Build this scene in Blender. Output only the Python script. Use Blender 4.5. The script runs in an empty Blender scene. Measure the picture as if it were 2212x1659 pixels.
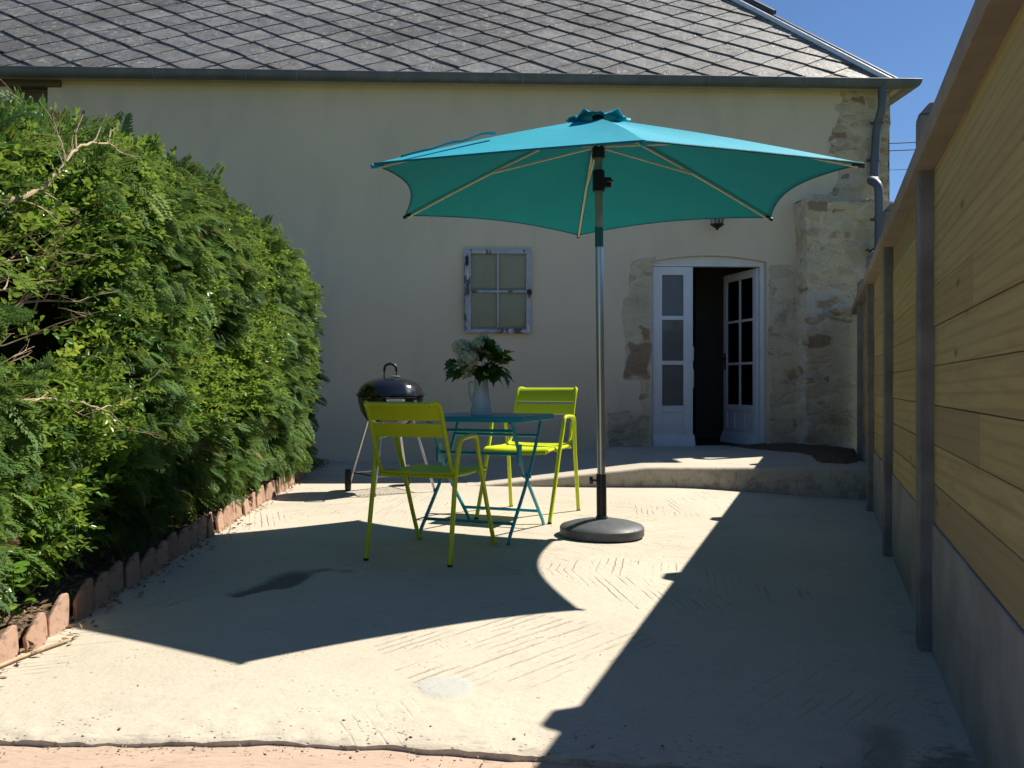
import bpy, bmesh, math, random
import numpy as np
from mathutils import Vector, Matrix, noise as mnoise

random.seed(7)
RNG = np.random.default_rng(11)
C = bpy.context.scene.collection
PI = math.pi
R = math.radians
EYE = 0.92            # camera height above the patio
FPX, CX, HZ = 1800.0, 1106.0, 832.0   # focal length, centre and horizon of a 2212 px wide picture (used to measure positions)

# ------------------------------------------------------------------ helpers
def G(u, v, z=0.0):
    """point on the level plane z seen at picture position (u, v)"""
    Y = FPX * (EYE - z) / (v - HZ)
    return ((u - CX) / FPX * Y, Y)

class MB:
    def __init__(s):
        s.v = []; s.f = []; s.t = []; s.tone = 0.5
    def add(s, vs, fs, tone=None):
        b = len(s.v)
        s.v += [tuple(p) for p in vs]
        s.t += [s.tone if tone is None else tone] * len(vs)
        s.f += [tuple(b + i for i in f) for f in fs]
    def box(s, x0, x1, y0, y1, z0, z1, tone=None, m=None):
        vs = [(x0,y0,z0),(x1,y0,z0),(x1,y1,z0),(x0,y1,z0),(x0,y0,z1),(x1,y0,z1),(x1,y1,z1),(x0,y1,z1)]
        if m is not None: vs = [tuple(m @ Vector(p)) for p in vs]
        s.add(vs, [(0,3,2,1),(4,5,6,7),(0,1,5,4),(1,2,6,5),(2,3,7,6),(3,0,4,7)], tone)
    def tube(s, pts, r, n=10, tone=None, cap=True, sx=1.0):
        pts = [Vector(p) for p in pts]
        rs = r if isinstance(r, (list, tuple)) else [r] * len(pts)
        rings = []; up = None
        for i, p in enumerate(pts):
            d = (pts[min(i+1, len(pts)-1)] - pts[max(i-1, 0)])
            if d.length < 1e-9: d = Vector((0,0,1))
            d.normalize()
            if up is None:
                up = d.cross(Vector((0,0,1)) if abs(d.z) < .9 else Vector((1,0,0))).normalized()
            else:
                up = (up - d * up.dot(d)).normalized()
            w = d.cross(up)
            rings.append([p + (up * math.cos(2*PI*k/n) * sx + w * math.sin(2*PI*k/n)) * rs[i] for k in range(n)])
        vs = [q for rg in rings for q in rg]
        fs = []
        for i in range(len(pts)-1):
            for k in range(n):
                a = i*n+k; b = i*n+(k+1) % n
                fs.append((a, b, b+n, a+n))
        if cap:
            fs.append(tuple(range(n-1, -1, -1)))
            fs.append(tuple(range((len(pts)-1)*n, len(pts)*n)))
        s.add(vs, fs, tone)
    def lathe(s, prof, n=40, c=(0,0,0), tone=None):
        vs = []; fs = []
        for (r, z) in prof:
            for k in range(n):
                vs.append((c[0]+r*math.cos(2*PI*k/n), c[1]+r*math.sin(2*PI*k/n), c[2]+z))
        for i in range(len(prof)-1):
            for k in range(n):
                a = i*n+k; b = i*n+(k+1) % n
                fs.append((a, b, b+n, a+n))
        s.add(vs, fs, tone)
    def sheet(s, rows, th, tone=None):
        """rows: list of equal length point rows -> a thin solid sheet"""
        nr, nc = len(rows), len(rows[0])
        P = np.array(rows, float)
        du = np.gradient(P, axis=0); dv = np.gradient(P, axis=1)
        N = np.cross(du, dv); N /= (np.linalg.norm(N, axis=2, keepdims=True) + 1e-12)
        A = (P + N*th/2).reshape(-1,3); B = (P - N*th/2).reshape(-1,3)
        vs = [tuple(p) for p in A] + [tuple(p) for p in B]
        o = nr*nc; fs = []
        for i in range(nr-1):
            for j in range(nc-1):
                a = i*nc+j; fs.append((a, a+nc, a+nc+1, a+1)); fs.append((o+a, o+a+1, o+a+nc+1, o+a+nc))
        for i in range(nr-1):
            a = i*nc; fs.append((a, o+a, o+a+nc, a+nc)); a = i*nc+nc-1; fs.append((a, a+nc, o+a+nc, o+a))
        for j in range(nc-1):
            a = j; fs.append((a, a+1, o+a+1, o+a)); a = (nr-1)*nc+j; fs.append((a, o+a, o+a+1, a+1))
        s.add(vs, fs, tone)
    def build(s, name, mat, parent=None, smooth=True, bevel=0, angle=40, loc=None):
        me = bpy.data.meshes.new(name)
        me.from_pydata(s.v, [], s.f)
        at = me.attributes.new('tone', 'FLOAT', 'POINT'); at.data.foreach_set('value', s.t)
        me.update()
        if smooth:
            me.shade_smooth(); me.set_sharp_from_angle(angle=R(angle))
        o = bpy.data.objects.new(name, me); C.objects.link(o)
        if mat: me.materials.append(mat)
        if parent: o.parent = parent
        if loc: o.location = loc
        if bevel:
            b = o.modifiers.new('bevel', 'BEVEL'); b.width = bevel; b.segments = 2; b.limit_method = 'ANGLE'; b.angle_limit = R(50)
        return o

def npmesh(name, V, F, mat, parent=None, attrs=None, smooth=False):
    """V (n,3), F (m,k) arrays -> mesh object"""
    me = bpy.data.meshes.new(name)
    V = np.asarray(V, np.float32); F = np.asarray(F, np.int32); k = F.shape[1]
    me.vertices.add(len(V)); me.vertices.foreach_set('co', V.ravel())
    me.loops.add(F.size); me.loops.foreach_set('vertex_index', F.ravel())
    me.polygons.add(len(F)); me.polygons.foreach_set('loop_start', np.arange(0, F.size, k, dtype=np.int32))
    me.update(calc_edges=True)
    for an, av in (attrs or {}).items():
        a = me.attributes.new(an, 'FLOAT', 'POINT'); a.data.foreach_set('value', np.asarray(av, np.float32).ravel())
    me.validate()
    if smooth: me.shade_smooth()
    o = bpy.data.objects.new(name, me); C.objects.link(o)
    me.materials.append(mat)
    if parent: o.parent = parent
    return o

def empty(name, loc=(0,0,0), rz=0.0):
    o = bpy.data.objects.new(name, None); C.objects.link(o)
    o.location = loc; o.rotation_euler = (0, 0, rz); o.empty_display_size = .1
    return o
def tag(o, label, cat, group=None):
    o['label'] = label; o['category'] = cat
    if group: o['group'] = group
    return o
def kind(o, k): o['kind'] = k; return o
def copy_tree(o, parent=None):
    c = o.copy(); C.objects.link(c); c.parent = parent
    for ch in list(o.children): copy_tree(ch, c)
    return c

def smooth_path(pts, n=6):
    P = [Vector(p) for p in pts]; out = []
    for i in range(len(P)-1):
        a = P[max(i-1,0)]; b = P[i]; c = P[i+1]; d = P[min(i+2,len(P)-1)]
        for k in range(n):
            t = k/n
            out.append(0.5*((2*b)+(c-a)*t+(2*a-5*b+4*c-d)*t*t+(3*b-a-3*c+d)*t**3))
    out.append(P[-1]); return out

def vnoise(P, scale=1.0, octv=3, off=0.0):
    """cheap value noise on arrays, P (...,2) or (...,3)"""
    P = np.asarray(P, float)
    x = P[..., 0]*scale+off; y = P[..., 1]*scale+off*1.7; z = (P[..., 2]*scale if P.shape[-1] > 2 else 0*x)+off*.3
    out = 0; amp = 1; tot = 0
    for _ in range(octv):
        xi = np.floor(x).astype(np.int64); yi = np.floor(y).astype(np.int64); zi = np.floor(z).astype(np.int64)
        fx = x-xi; fy = y-yi; fz = z-zi
        fx = fx*fx*(3-2*fx); fy = fy*fy*(3-2*fy); fz = fz*fz*(3-2*fz)
        def h(a, b, c):
            n = (a*374761393 + b*668265263 + c*2147483647) & 0xffffffff
            n = ((n ^ (n >> 13))*1274126177) & 0xffffffff
            return ((n ^ (n >> 16)) & 0xffff)/65535.0
        r = 0
        for dx in (0,1):
            for dy in (0,1):
                for dz in (0,1):
                    r = r + h(xi+dx, yi+dy, zi+dz)*(fx if dx else 1-fx)*(fy if dy else 1-fy)*(fz if dz else 1-fz)
        out = out + amp*r; tot += amp; amp *= .5; x = x*2.03; y = y*2.03; z = z*2.03
    return out/tot
def sstep(a, b, x):
    t = np.clip((x-a)/(b-a), 0, 1); return t*t*(3-2*t)

# ------------------------------------------------------------------ materials
class NT:
    def __init__(s, name):
        s.m = bpy.data.materials.new(name); s.m.use_nodes = True
        s.t = s.m.node_tree; s.t.nodes.clear()
        s.out = s.n('ShaderNodeOutputMaterial')
    def n(s, typ, **kw):
        nd = s.t.nodes.new(typ)
        for k, v in kw.items(): setattr(nd, k, v)
        return nd
    def put(s, inp, val):
        if hasattr(val, 'is_output') or isinstance(val, bpy.types.NodeSocket): s.t.links.new(val, inp)
        elif isinstance(val, (tuple, list)) and len(val) == 3 and inp.type == 'RGBA': inp.default_value = (*val, 1)
        else: inp.default_value = val
    def coord(s, scale=(1,1,1), rot=(0,0,0), src=None):
        mp = s.n('ShaderNodeMapping'); mp.inputs['Scale'].default_value = scale; mp.inputs['Rotation'].default_value = rot
        if src is None:
            src = s.n('ShaderNodeTexCoord').outputs['Object']
        s.t.links.new(src, mp.inputs['Vector']); return mp.outputs['Vector']
    def noise(s, vec, scale=5, detail=4, rough=.55, dist=0):
        nd = s.n('ShaderNodeTexNoise'); s.t.links.new(vec, nd.inputs['Vector'])
        nd.inputs['Scale'].default_value = scale; nd.inputs['Detail'].default_value = detail
        nd.inputs['Roughness'].default_value = rough; nd.inputs['Distortion'].default_value = dist
        return nd.outputs['Fac']
    def voro(s, vec, scale=5, feature='F1', rand=1.0):
        nd = s.n('ShaderNodeTexVoronoi', feature=feature); s.t.links.new(vec, nd.inputs['Vector'])
        nd.inputs['Scale'].default_value = scale; nd.inputs['Randomness'].default_value = rand
        return nd
    def ramp(s, fac, lo, hi, a=0.0, b=1.0):
        nd = s.n('ShaderNodeMapRange'); nd.interpolation_type = 'SMOOTHSTEP'
        s.put(nd.inputs['Value'], fac); nd.inputs['From Min'].default_value = lo; nd.inputs['From Max'].default_value = hi
        nd.inputs['To Min'].default_value = a; nd.inputs['To Max'].default_value = b
        return nd.outputs['Result']
    def mix(s, fac, a, b, mode='MIX'):
        nd = s.n('ShaderNodeMix', data_type='RGBA', blend_type=mode)
        s.put(nd.inputs[0], fac); s.put(nd.inputs[6], a); s.put(nd.inputs[7], b)
        return nd.outputs[2]
    def math(s, op, a, b=0.0, c=None):
        nd = s.n('ShaderNodeMath', operation=op); s.put(nd.inputs[0], a); s.put(nd.inputs[1], b)
        if c is not None: s.put(nd.inputs[2], c)
        return nd.outputs[0]
    def attr(s, name):
        nd = s.n('ShaderNodeAttribute', attribute_name=name); return nd.outputs['Fac']
    def bump(s, h, strength=.5, dist=.01, prev=None):
        nd = s.n('ShaderNodeBump'); nd.inputs['Strength'].default_value = strength; nd.inputs['Distance'].default_value = dist
        s.put(nd.inputs['Height'], h)
        if prev is not None: s.t.links.new(prev, nd.inputs['Normal'])
        return nd.outputs['Normal']
    def bsdf(s, col, rough=.6, metal=0.0, normal=None, spec=.5, coat=0.0, sheen=0.0):
        p = s.n('ShaderNodeBsdfPrincipled')
        s.put(p.inputs['Base Color'], col); s.put(p.inputs['Roughness'], rough); s.put(p.inputs['Metallic'], metal)
        p.inputs['Specular IOR Level'].default_value = spec; p.inputs['Coat Weight'].default_value = coat
        if normal is not None: s.t.links.new(normal, p.inputs['Normal'])
        return p.outputs[0]
    def done(s, sh):
        s.t.links.new(sh, s.out.inputs['Surface']); return s.m

def M_simple(name, c1, c2=None, scale=8, rough=.5, metal=0, bump=.1, bscale=60, spec=.5, stretch=(1,1,1), coat=0, tonevar=0.0):
    t = NT(name); v = t.coord(stretch)
    c2 = c2 or tuple(x*.85 for x in c1)
    col = t.mix(t.ramp(t.noise(v, scale, 5), .3, .7), c1, c2)
    if tonevar:
        col = t.mix(1.0, col, t.mix(t.attr('tone'), (1-tonevar,)*3, (1+tonevar,)*3), 'MULTIPLY')
    nr = t.bump(t.noise(v, bscale, 3), bump, .004) if bump else None
    rg = t.ramp(t.noise(v, scale*3, 3), .2, .8, max(rough-.08, .02), min(rough+.1, 1))
    return t.done(t.bsdf(col, rg, metal, nr, spec, coat))

def M_concrete():
    t = NT('broomed concrete'); v = t.coord()
    big = t.noise(v, .9, 5); mid = t.noise(v, 6, 6, .6); fine = t.noise(v, 90, 3)
    col = t.mix(t.ramp(big, .3, .7), (.525,.472,.385), (.46,.412,.337))
    col = t.mix(t.ramp(mid, .5, .85), col, (.40,.36,.30))
    col = t.mix(t.ramp(fine, .3, .75, 0, .35), col, (.56,.52,.45))
    col = t.mix(t.ramp(t.noise(v, 42, 5, .7), .48, .68, 0, .32), col, (.35,.31,.25))
    # broom strokes: every sweep of the broom has its own direction
    wv = t.n('ShaderNodeVectorMath', operation='ADD')
    nz = t.n('ShaderNodeTexNoise'); nz.inputs['Scale'].default_value = 2.2; t.t.links.new(v, nz.inputs['Vector'])
    sc = t.n('ShaderNodeVectorMath', operation='SCALE'); sc.inputs['Scale'].default_value = .35
    t.t.links.new(nz.outputs['Color'], sc.inputs[0]); t.t.links.new(v, wv.inputs[0]); t.t.links.new(sc.outputs[0], wv.inputs[1])
    vo = t.voro(wv.outputs[0], 1.15)
    sep = t.n('ShaderNodeSeparateColor'); t.t.links.new(vo.outputs['Color'], sep.inputs[0])
    ang = t.math('MULTIPLY', sep.outputs[0], 3.1)
    rot = t.n('ShaderNodeVectorRotate', rotation_type='Z_AXIS')
    t.t.links.new(v, rot.inputs['Vector']); t.t.links.new(ang, rot.inputs['Angle'])
    wave = t.n('ShaderNodeTexWave', wave_type='BANDS', bands_direction='X', wave_profile='SIN')
    t.t.links.new(rot.outputs[0], wave.inputs['Vector']); wave.inputs['Scale'].default_value = 8; wave.inputs['Distortion'].default_value = 1.6
    wave.inputs['Detail'].default_value = 3; wave.inputs['Detail Scale'].default_value = 1.6
    amt = t.math('MULTIPLY', t.ramp(t.noise(v, 2.3, 3), .36, .54), t.ramp(sep.outputs[1], .2, .45))
    groove = t.math('MULTIPLY', t.ramp(wave.outputs['Fac'], .0, .28, 1, 0), amt)
    groove = t.math('MULTIPLY', groove, t.ramp(t.noise(t.coord((14, 1.1, 1), src=rot.outputs[0]), 1.6, 4, .65), .46, .6))
    col = t.mix(t.math('MULTIPLY', groove, .42), col, (.27,.235,.19))
    # pits and grit
    pit = t.voro(t.coord((1, 1.6, 1)), 34)
    pm = t.math('MULTIPLY', t.ramp(pit.outputs['Distance'], .08, .24, 1, 0), t.ramp(t.math('ADD', t.noise(v, 4.5, 5, .65), t.math('MULTIPLY', t.attr('dirt'), .22)), .50, .66))
    col = t.mix(t.math('MULTIPLY', pm, .55), col, (.17,.145,.12))
    speck = t.voro(v, 11)
    sm = t.math('MULTIPLY', t.ramp(speck.outputs['Distance'], .03, .10, 1, 0), t.ramp(t.noise(v, 3.1, 3), .45, .56))
    col = t.mix(t.math('MULTIPLY', sm, .6), col, (.12,.10,.08))
    # dirt along the broken front edge, damp hollow, grey cement patch
    dn = t.noise(t.coord((1, 2.4, 1)), 13, 5, .65)
    col = t.mix(t.math('MULTIPLY', t.ramp(t.math('ADD', t.attr('dirt'), dn), .95, 1.35), .75), col, (.15,.125,.10))
    col = t.mix(t.math('MULTIPLY', t.attr('damp'), .85), col, (.10,.095,.085))
    col = t.mix(t.math('MULTIPLY', t.attr('patch'), .9), col, (.42,.43,.41))
    h = t.math('ADD', t.math('MULTIPLY', groove, -.9), t.math('ADD', t.math('MULTIPLY', mid, 1.3), t.math('MULTIPLY', pm, -.6)))
    nr = t.bump(h, .8, .007); nr = t.bump(fine, .5, .0025, nr)
    return t.done(t.bsdf(col, .9, 0, nr, .25))

def M_terrace():
    t = NT('terracotta terrace'); v = t.coord((1, 3.2, 1))
    a = t.noise(v, 4, 6, .6); b = t.noise(v, 26, 5, .65); f = t.noise(t.coord(), 110, 3)
    col = t.mix(t.ramp(a, .3, .7), (.50,.375,.295), (.44,.335,.265))
    col = t.mix(t.ramp(b, .5, .75, 0, .7), col, (.26,.175,.13))
    col = t.mix(t.ramp(f, .55, .8, 0, .5), col, (.58,.42,.33))
    return t.done(t.bsdf(col, .85, 0, t.bump(b, .5, .006), .25))

def M_wall():
    t = NT('lime render and limestone'); v = t.coord()
    big = t.noise(v, .55, 4); fine = t.noise(v, 70, 4, .7)
    ren = t.mix(t.ramp(big, .3, .7), (.695,.595,.44), (.645,.555,.415))
    ren = t.mix(t.ramp(t.noise(t.coord((1,1,.35)), 2.4, 5), .45, .75, 0, .5), ren, (.55,.48,.365))
    # limestone rubble with flush mortar
    dv = t.n('ShaderNodeVectorMath', operation='ADD')
    nz = t.n('ShaderNodeTexNoise'); nz.inputs['Scale'].default_value = 5; nz.inputs['Detail'].default_value = 4
    t.t.links.new(v, nz.inputs['Vector'])
    sc = t.n('ShaderNodeVectorMath', operation='SCALE'); sc.inputs['Scale'].default_value = .16
    t.t.links.new(nz.outputs['Color'], sc.inputs[0]); t.t.links.new(v, dv.inputs[0]); t.t.links.new(sc.outputs[0], dv.inputs[1])
    vv = t.coord((3.1, 3.1, 8.2), src=dv.outputs[0])
    vo = t.voro(vv, 1.0); ed = t.voro(vv, 1.0, 'DISTANCE_TO_EDGE')
    sp = t.n('ShaderNodeSeparateColor'); t.t.links.new(vo.outputs['Color'], sp.inputs[0])
    st = t.mix(sp.outputs[0], (.50,.405,.25), (.63,.535,.375))
    rust = t.math('MULTIPLY', t.ramp(sp.outputs[1], .60, .72), t.ramp(t.noise(v, 7, 5, .65), .40, .55))
    st = t.mix(t.math('MULTIPLY', rust, .85), st, (.34,.215,.115))
    grey = t.ramp(sp.outputs[2], .8, .85)
    st = t.mix(t.math('MULTIPLY', grey, .35), st, (.42,.40,.35))
    mort = t.ramp(ed.outputs['Distance'], .03, .14, 1, 0)
    mort = t.math('MULTIPLY', mort, t.ramp(t.noise(v, 3.2, 5, .65), .32, .58, .3, 1))
    smear = t.ramp(t.noise(t.coord((1,1,1.9)), 2.2, 5, .65), .46, .58)
    mort = t.math('MAXIMUM', mort, t.math('MULTIPLY', smear, .5))
    st = t.mix(mort, st, (.60,.525,.39))
    dark = t.math('MULTIPLY', t.ramp(ed.outputs['Distance'], .0, .045, 1, 0), t.ramp(t.noise(v, 4.4, 5, .7), .50, .60))
    st = t.mix(t.math('MULTIPLY', dark, .32), st, (.16,.125,.08))
    pits = t.math('MULTIPLY', t.ramp(t.noise(v, 26, 5, .75), .56, .68), t.ramp(t.noise(v, 2.6, 3), .44, .58))
    st = t.mix(t.math('MULTIPLY', pits, .75), st, (.13,.105,.075))
    st = t.mix(t.ramp(t.noise(v, 1.4, 4), .5, .75, 0, .45), st, (.29,.25,.19))
    sm = t.ramp(t.math('ADD', t.attr('stone'), t.math('MULTIPLY', t.math('SUBTRACT', t.noise(v, 9, 5, .65), .5), .9)), .42, .56)
    col = t.mix(sm, ren, st)
    col = t.mix(t.math('MULTIPLY', t.ramp(t.math('ADD', t.attr('brown'), t.math('MULTIPLY', t.noise(v, 14, 4), .35)), .6, .85), .8), col, (.25,.165,.10))
    col = t.mix(t.math('MULTIPLY', t.ramp(t.math('ADD', t.attr('grime'), t.math('MULTIPLY', t.noise(v, 11, 5), .5)), .6, 1.1), .7), col, (.13,.115,.085))
    h = t.math('ADD', t.math('MULTIPLY', t.math('SUBTRACT', 1.0, mort), sm), t.math('MULTIPLY', t.noise(v, 14, 5), .8))
    hs = t.math('MULTIPLY', h, t.ramp(sm, 0, 1, .08, 1))
    nr = t.bump(hs, .7, .016); nr = t.bump(t.noise(t.coord((1,1,1.6)), 5, 5, .6, .8), .16, .012, nr); nr = t.bump(fine, .22, .003, nr)
    return t.done(t.bsdf(col, .92, 0, nr, .2))

def M_slate():
    t = NT('weathered slate'); v = t.coord()
    tone = t.attr('tone')
    col = t.mix(tone, (.095,.095,.099), (.27,.267,.258))
    col = t.mix(t.ramp(t.noise(v, 3.5, 5, .65), .35, .7, 0, .6), col, (.21,.205,.20))
    col = t.mix(t.ramp(t.noise(v, 9, 6, .7), .52, .68, 0, .55), col, (.32,.315,.30))
    col = t.mix(t.ramp(t.noise(v, .6, 4), .42, .62, 0, .6), col, (.10,.093,.083))
    dv = t.n('ShaderNodeVectorMath', operation='ADD')
    nz = t.n('ShaderNodeTexNoise'); nz.inputs['Scale'].default_value = 9; nz.inputs['Detail'].default_value = 3
    t.t.links.new(v, nz.inputs['Vector'])
    sc = t.n('ShaderNodeVectorMath', operation='SCALE'); sc.inputs['Scale'].default_value = .12
    t.t.links.new(nz.outputs['Color'], sc.inputs[0]); t.t.links.new(v, dv.inputs[0]); t.t.links.new(sc.outputs[0], dv.inputs[1])
    ed = t.voro(t.coord((1,1,2.0), src=dv.outputs[0]), 9, 'DISTANCE_TO_EDGE')
    crack = t.math('MULTIPLY', t.ramp(ed.outputs['Distance'], .006, .045, 1, 0), t.ramp(t.noise(v, 4.2, 4), .44, .56))
    col = t.mix(t.math('MULTIPLY', crack, .9), col, (.025,.024,.022))
    moss = t.math('MULTIPLY', t.ramp(t.noise(v, 26, 4), .56, .68), t.ramp(t.noise(v, 1.3, 4), .5, .64))
    col = t.mix(t.math('MULTIPLY', moss, .8), col, (.055,.05,.04))
    pale = t.math('MULTIPLY', t.ramp(t.noise(v, 15, 5, .7), .54, .64), t.ramp(t.noise(v, 2.0, 3), .42, .56))
    col = t.mix(t.math('MULTIPLY', pale, .6), col, (.46,.45,.42))
    h = t.math('SUBTRACT', t.noise(v, 22, 6, .65), t.math('MULTIPLY', crack, .6))
    return t.done(t.bsdf(col, t.ramp(t.noise(v, 8, 3), .3, .7, .42, .7), 0, t.bump(h, .55, .008), .5))

def M_wood():
    t = NT('treated softwood boards')
    tone = t.attr('tone')
    tc = t.n('ShaderNodeTexCoord').outputs['Object']
    off = t.n('ShaderNodeCombineXYZ'); t.t.links.new(t.math('MULTIPLY', tone, 37.0), off.inputs[0]); t.t.links.new(t.math('MULTIPLY', tone, 53.0), off.inputs[1])
    ad = t.n('ShaderNodeVectorMath', operation='ADD'); t.t.links.new(tc, ad.inputs[0]); t.t.links.new(off.outputs[0], ad.inputs[1])
    v = t.coord((1, .16, 2.4), src=ad.outputs[0])
    g = t.noise(v, 14, 7, .65, .8)
    rings = t.n('ShaderNodeTexWave', wave_type='RINGS', rings_direction='X'); t.t.links.new(t.coord((1,.10,5.5), src=ad.outputs[0]), rings.inputs['Vector'])
    rings.inputs['Scale'].default_value = 1.6; rings.inputs['Distortion'].default_value = 5; rings.inputs['Detail'].default_value = 3; rings.inputs['Detail Scale'].default_value = .8
    col = t.mix(tone, (.37,.285,.108), (.50,.395,.172))
    col = t.mix(t.ramp(t.math('FRACT', t.math('MULTIPLY', tone, 7.3)), .55, .8, 0, .75), col, (.30,.225,.125))
    col = t.mix(t.ramp(g, .35, .72, 0, .55), col, (.31,.235,.10))
    col = t.mix(t.ramp(rings.outputs['Fac'], .0, .28, .35, 0), col, (.24,.165,.075))
    col = t.mix(t.ramp(t.noise(t.coord((1,.5,.8), src=ad.outputs[0]), 1.7, 4), .45, .7, 0, .35), col, (.36,.33,.13))
    kv = t.voro(t.coord((1, 1.3, 3.6), src=ad.outputs[0]), 1.7)
    knot = t.ramp(kv.outputs['Distance'], .02, .13, 1, 0)
    col = t.mix(t.math('MULTIPLY', knot, .75), col, (.12,.07,.03))
    h = t.math('ADD', g, t.math('MULTIPLY', rings.outputs['Fac'], .3))
    return t.done(t.bsdf(col, .72, 0, t.bump(h, .3, .003), .3))

def M_leaf(name, dark, light, tip, trans=.35, rough=.45, spec=.45):
    t = NT(name); tone = t.attr('tone'); v = t.coord()
    col = t.mix(t.ramp(tone, 0, .75), dark, light)
    col = t.mix(t.ramp(tone, .8, 1.0), col, tip)
    col = t.mix(t.ramp(t.noise(v, 30, 2), .4, .7, 0, .3), col, tuple(x*.6 for x in dark))
    p = t.bsdf(col, rough, 0, None, spec)
    tr = t.n('ShaderNodeBsdfTranslucent'); t.put(tr.inputs['Color'], t.mix(.5, col, tip))
    mx = t.n('ShaderNodeMixShader'); mx.inputs[0].default_value = trans
    t.t.links.new(p, mx.inputs[1]); t.t.links.new(tr.outputs[0], mx.inputs[2])
    return t.done(mx.outputs[0])

def M_fabric():
    t = NT('turquoise canvas'); v = t.coord()
    col = t.mix(t.ramp(t.noise(v, 3, 4), .3, .7), (.002,.335,.445), (.002,.312,.415))
    w = t.n('ShaderNodeTexWave'); t.t.links.new(v, w.inputs['Vector']); w.inputs['Scale'].default_value = 260
    nr = t.bump(t.noise(t.coord((1,1,.4)), 4, 5, .55, .5), .45, .016); nr = t.bump(w.outputs['Fac'], .05, .001, nr)
    p = t.bsdf(col, .75, 0, nr, .3)
    tr = t.n('ShaderNodeBsdfTranslucent'); tr.inputs['Color'].default_value = (.003,.20,.29,1)
    mx = t.n('ShaderNodeMixShader'); mx.inputs[0].default_value = .03
    t.t.links.new(p, mx.inputs[1]); t.t.links.new(tr.outputs[0], mx.inputs[2])
    return t.done(mx.outputs[0])

def M_glass(name, tint=(.8,.85,.85), haze=0.0, ior=1.5):
    t = NT(name)
    tr = t.n('ShaderNodeBsdfTransparent'); tr.inputs['Color'].default_value = (*tint, 1)
    gl = t.n('ShaderNodeBsdfGlossy'); gl.inputs['Roughness'].default_value = .03; gl.inputs['Color'].default_value = (1,1,1,1)
    fr = t.n('ShaderNodeFresnel'); fr.inputs['IOR'].default_value = ior
    mx = t.n('ShaderNodeMixShader'); t.t.links.new(fr.outputs[0], mx.inputs[0])
    t.t.links.new(tr.outputs[0], mx.inputs[1]); t.t.links.new(gl.outputs[0], mx.inputs[2])
    o = mx.outputs[0]
    if haze:
        df = t.n('ShaderNodeBsdfDiffuse'); df.inputs['Color'].default_value = (.30,.31,.31,1)
        m2 = t.n('ShaderNodeMixShader'); v = t.coord()
        t.t.links.new(t.ramp(t.noise(v, 6, 4), .3, .8, haze*.9, haze*1.1), m2.inputs[0])
        t.t.links.new(o, m2.inputs[1]); t.t.links.new(df.outputs[0], m2.inputs[2]); o = m2.outputs[0]
    return t.done(o)

def M_peeling():
    t = NT('peeling grey paint'); v = t.coord()
    col = t.mix(t.ramp(t.noise(v, 10, 5), .3, .7), (.36,.385,.43), (.45,.475,.52))
    bare = t.ramp(t.noise(t.coord((1,1,.3)), 6, 5, .6), .55, .6)
    col = t.mix(bare, col, (.13,.115,.10))
    col = t.mix(t.ramp(t.noise(t.coord((1,1,.4)), 9, 3), .64, .68), col, (.62,.63,.64))
    return t.done(t.bsdf(col, .7, 0, t.bump(t.math('SUBTRACT', 1.0, bare), .5, .003), .3))

def M_terra():
    t = NT('terracotta'); v = t.coord(); tone = t.attr('tone')
    col = t.mix(tone, (.31,.185,.13), (.43,.285,.215))
    col = t.mix(t.ramp(t.noise(v, 9, 5), .45, .7, 0, .7), col, (.40,.315,.255))
    col = t.mix(t.ramp(t.noise(v, 25, 5, .7), .52, .68, 0, .8), col, (.17,.115,.085))
    return t.done(t.bsdf(col, .85, 0, t.bump(t.noise(v, 40, 5), .5, .006), .25))

def M_soil(name='soil', a=(.12,.085,.06), b=(.20,.145,.10)):
    t = NT(name); v = t.coord()
    n = t.noise(v, 28, 6, .7); vo = t.voro(v, 45)
    col = t.mix(t.ramp(n, .3, .7), a, b)
    col = t.mix(t.ramp(vo.outputs['Distance'], .05, .3, .5, 0), col, (.30,.24,.18))
    return t.done(t.bsdf(col, .95, 0, t.bump(t.math('ADD', n, vo.outputs['Distance']), 1.0, .02), .15))

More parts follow.
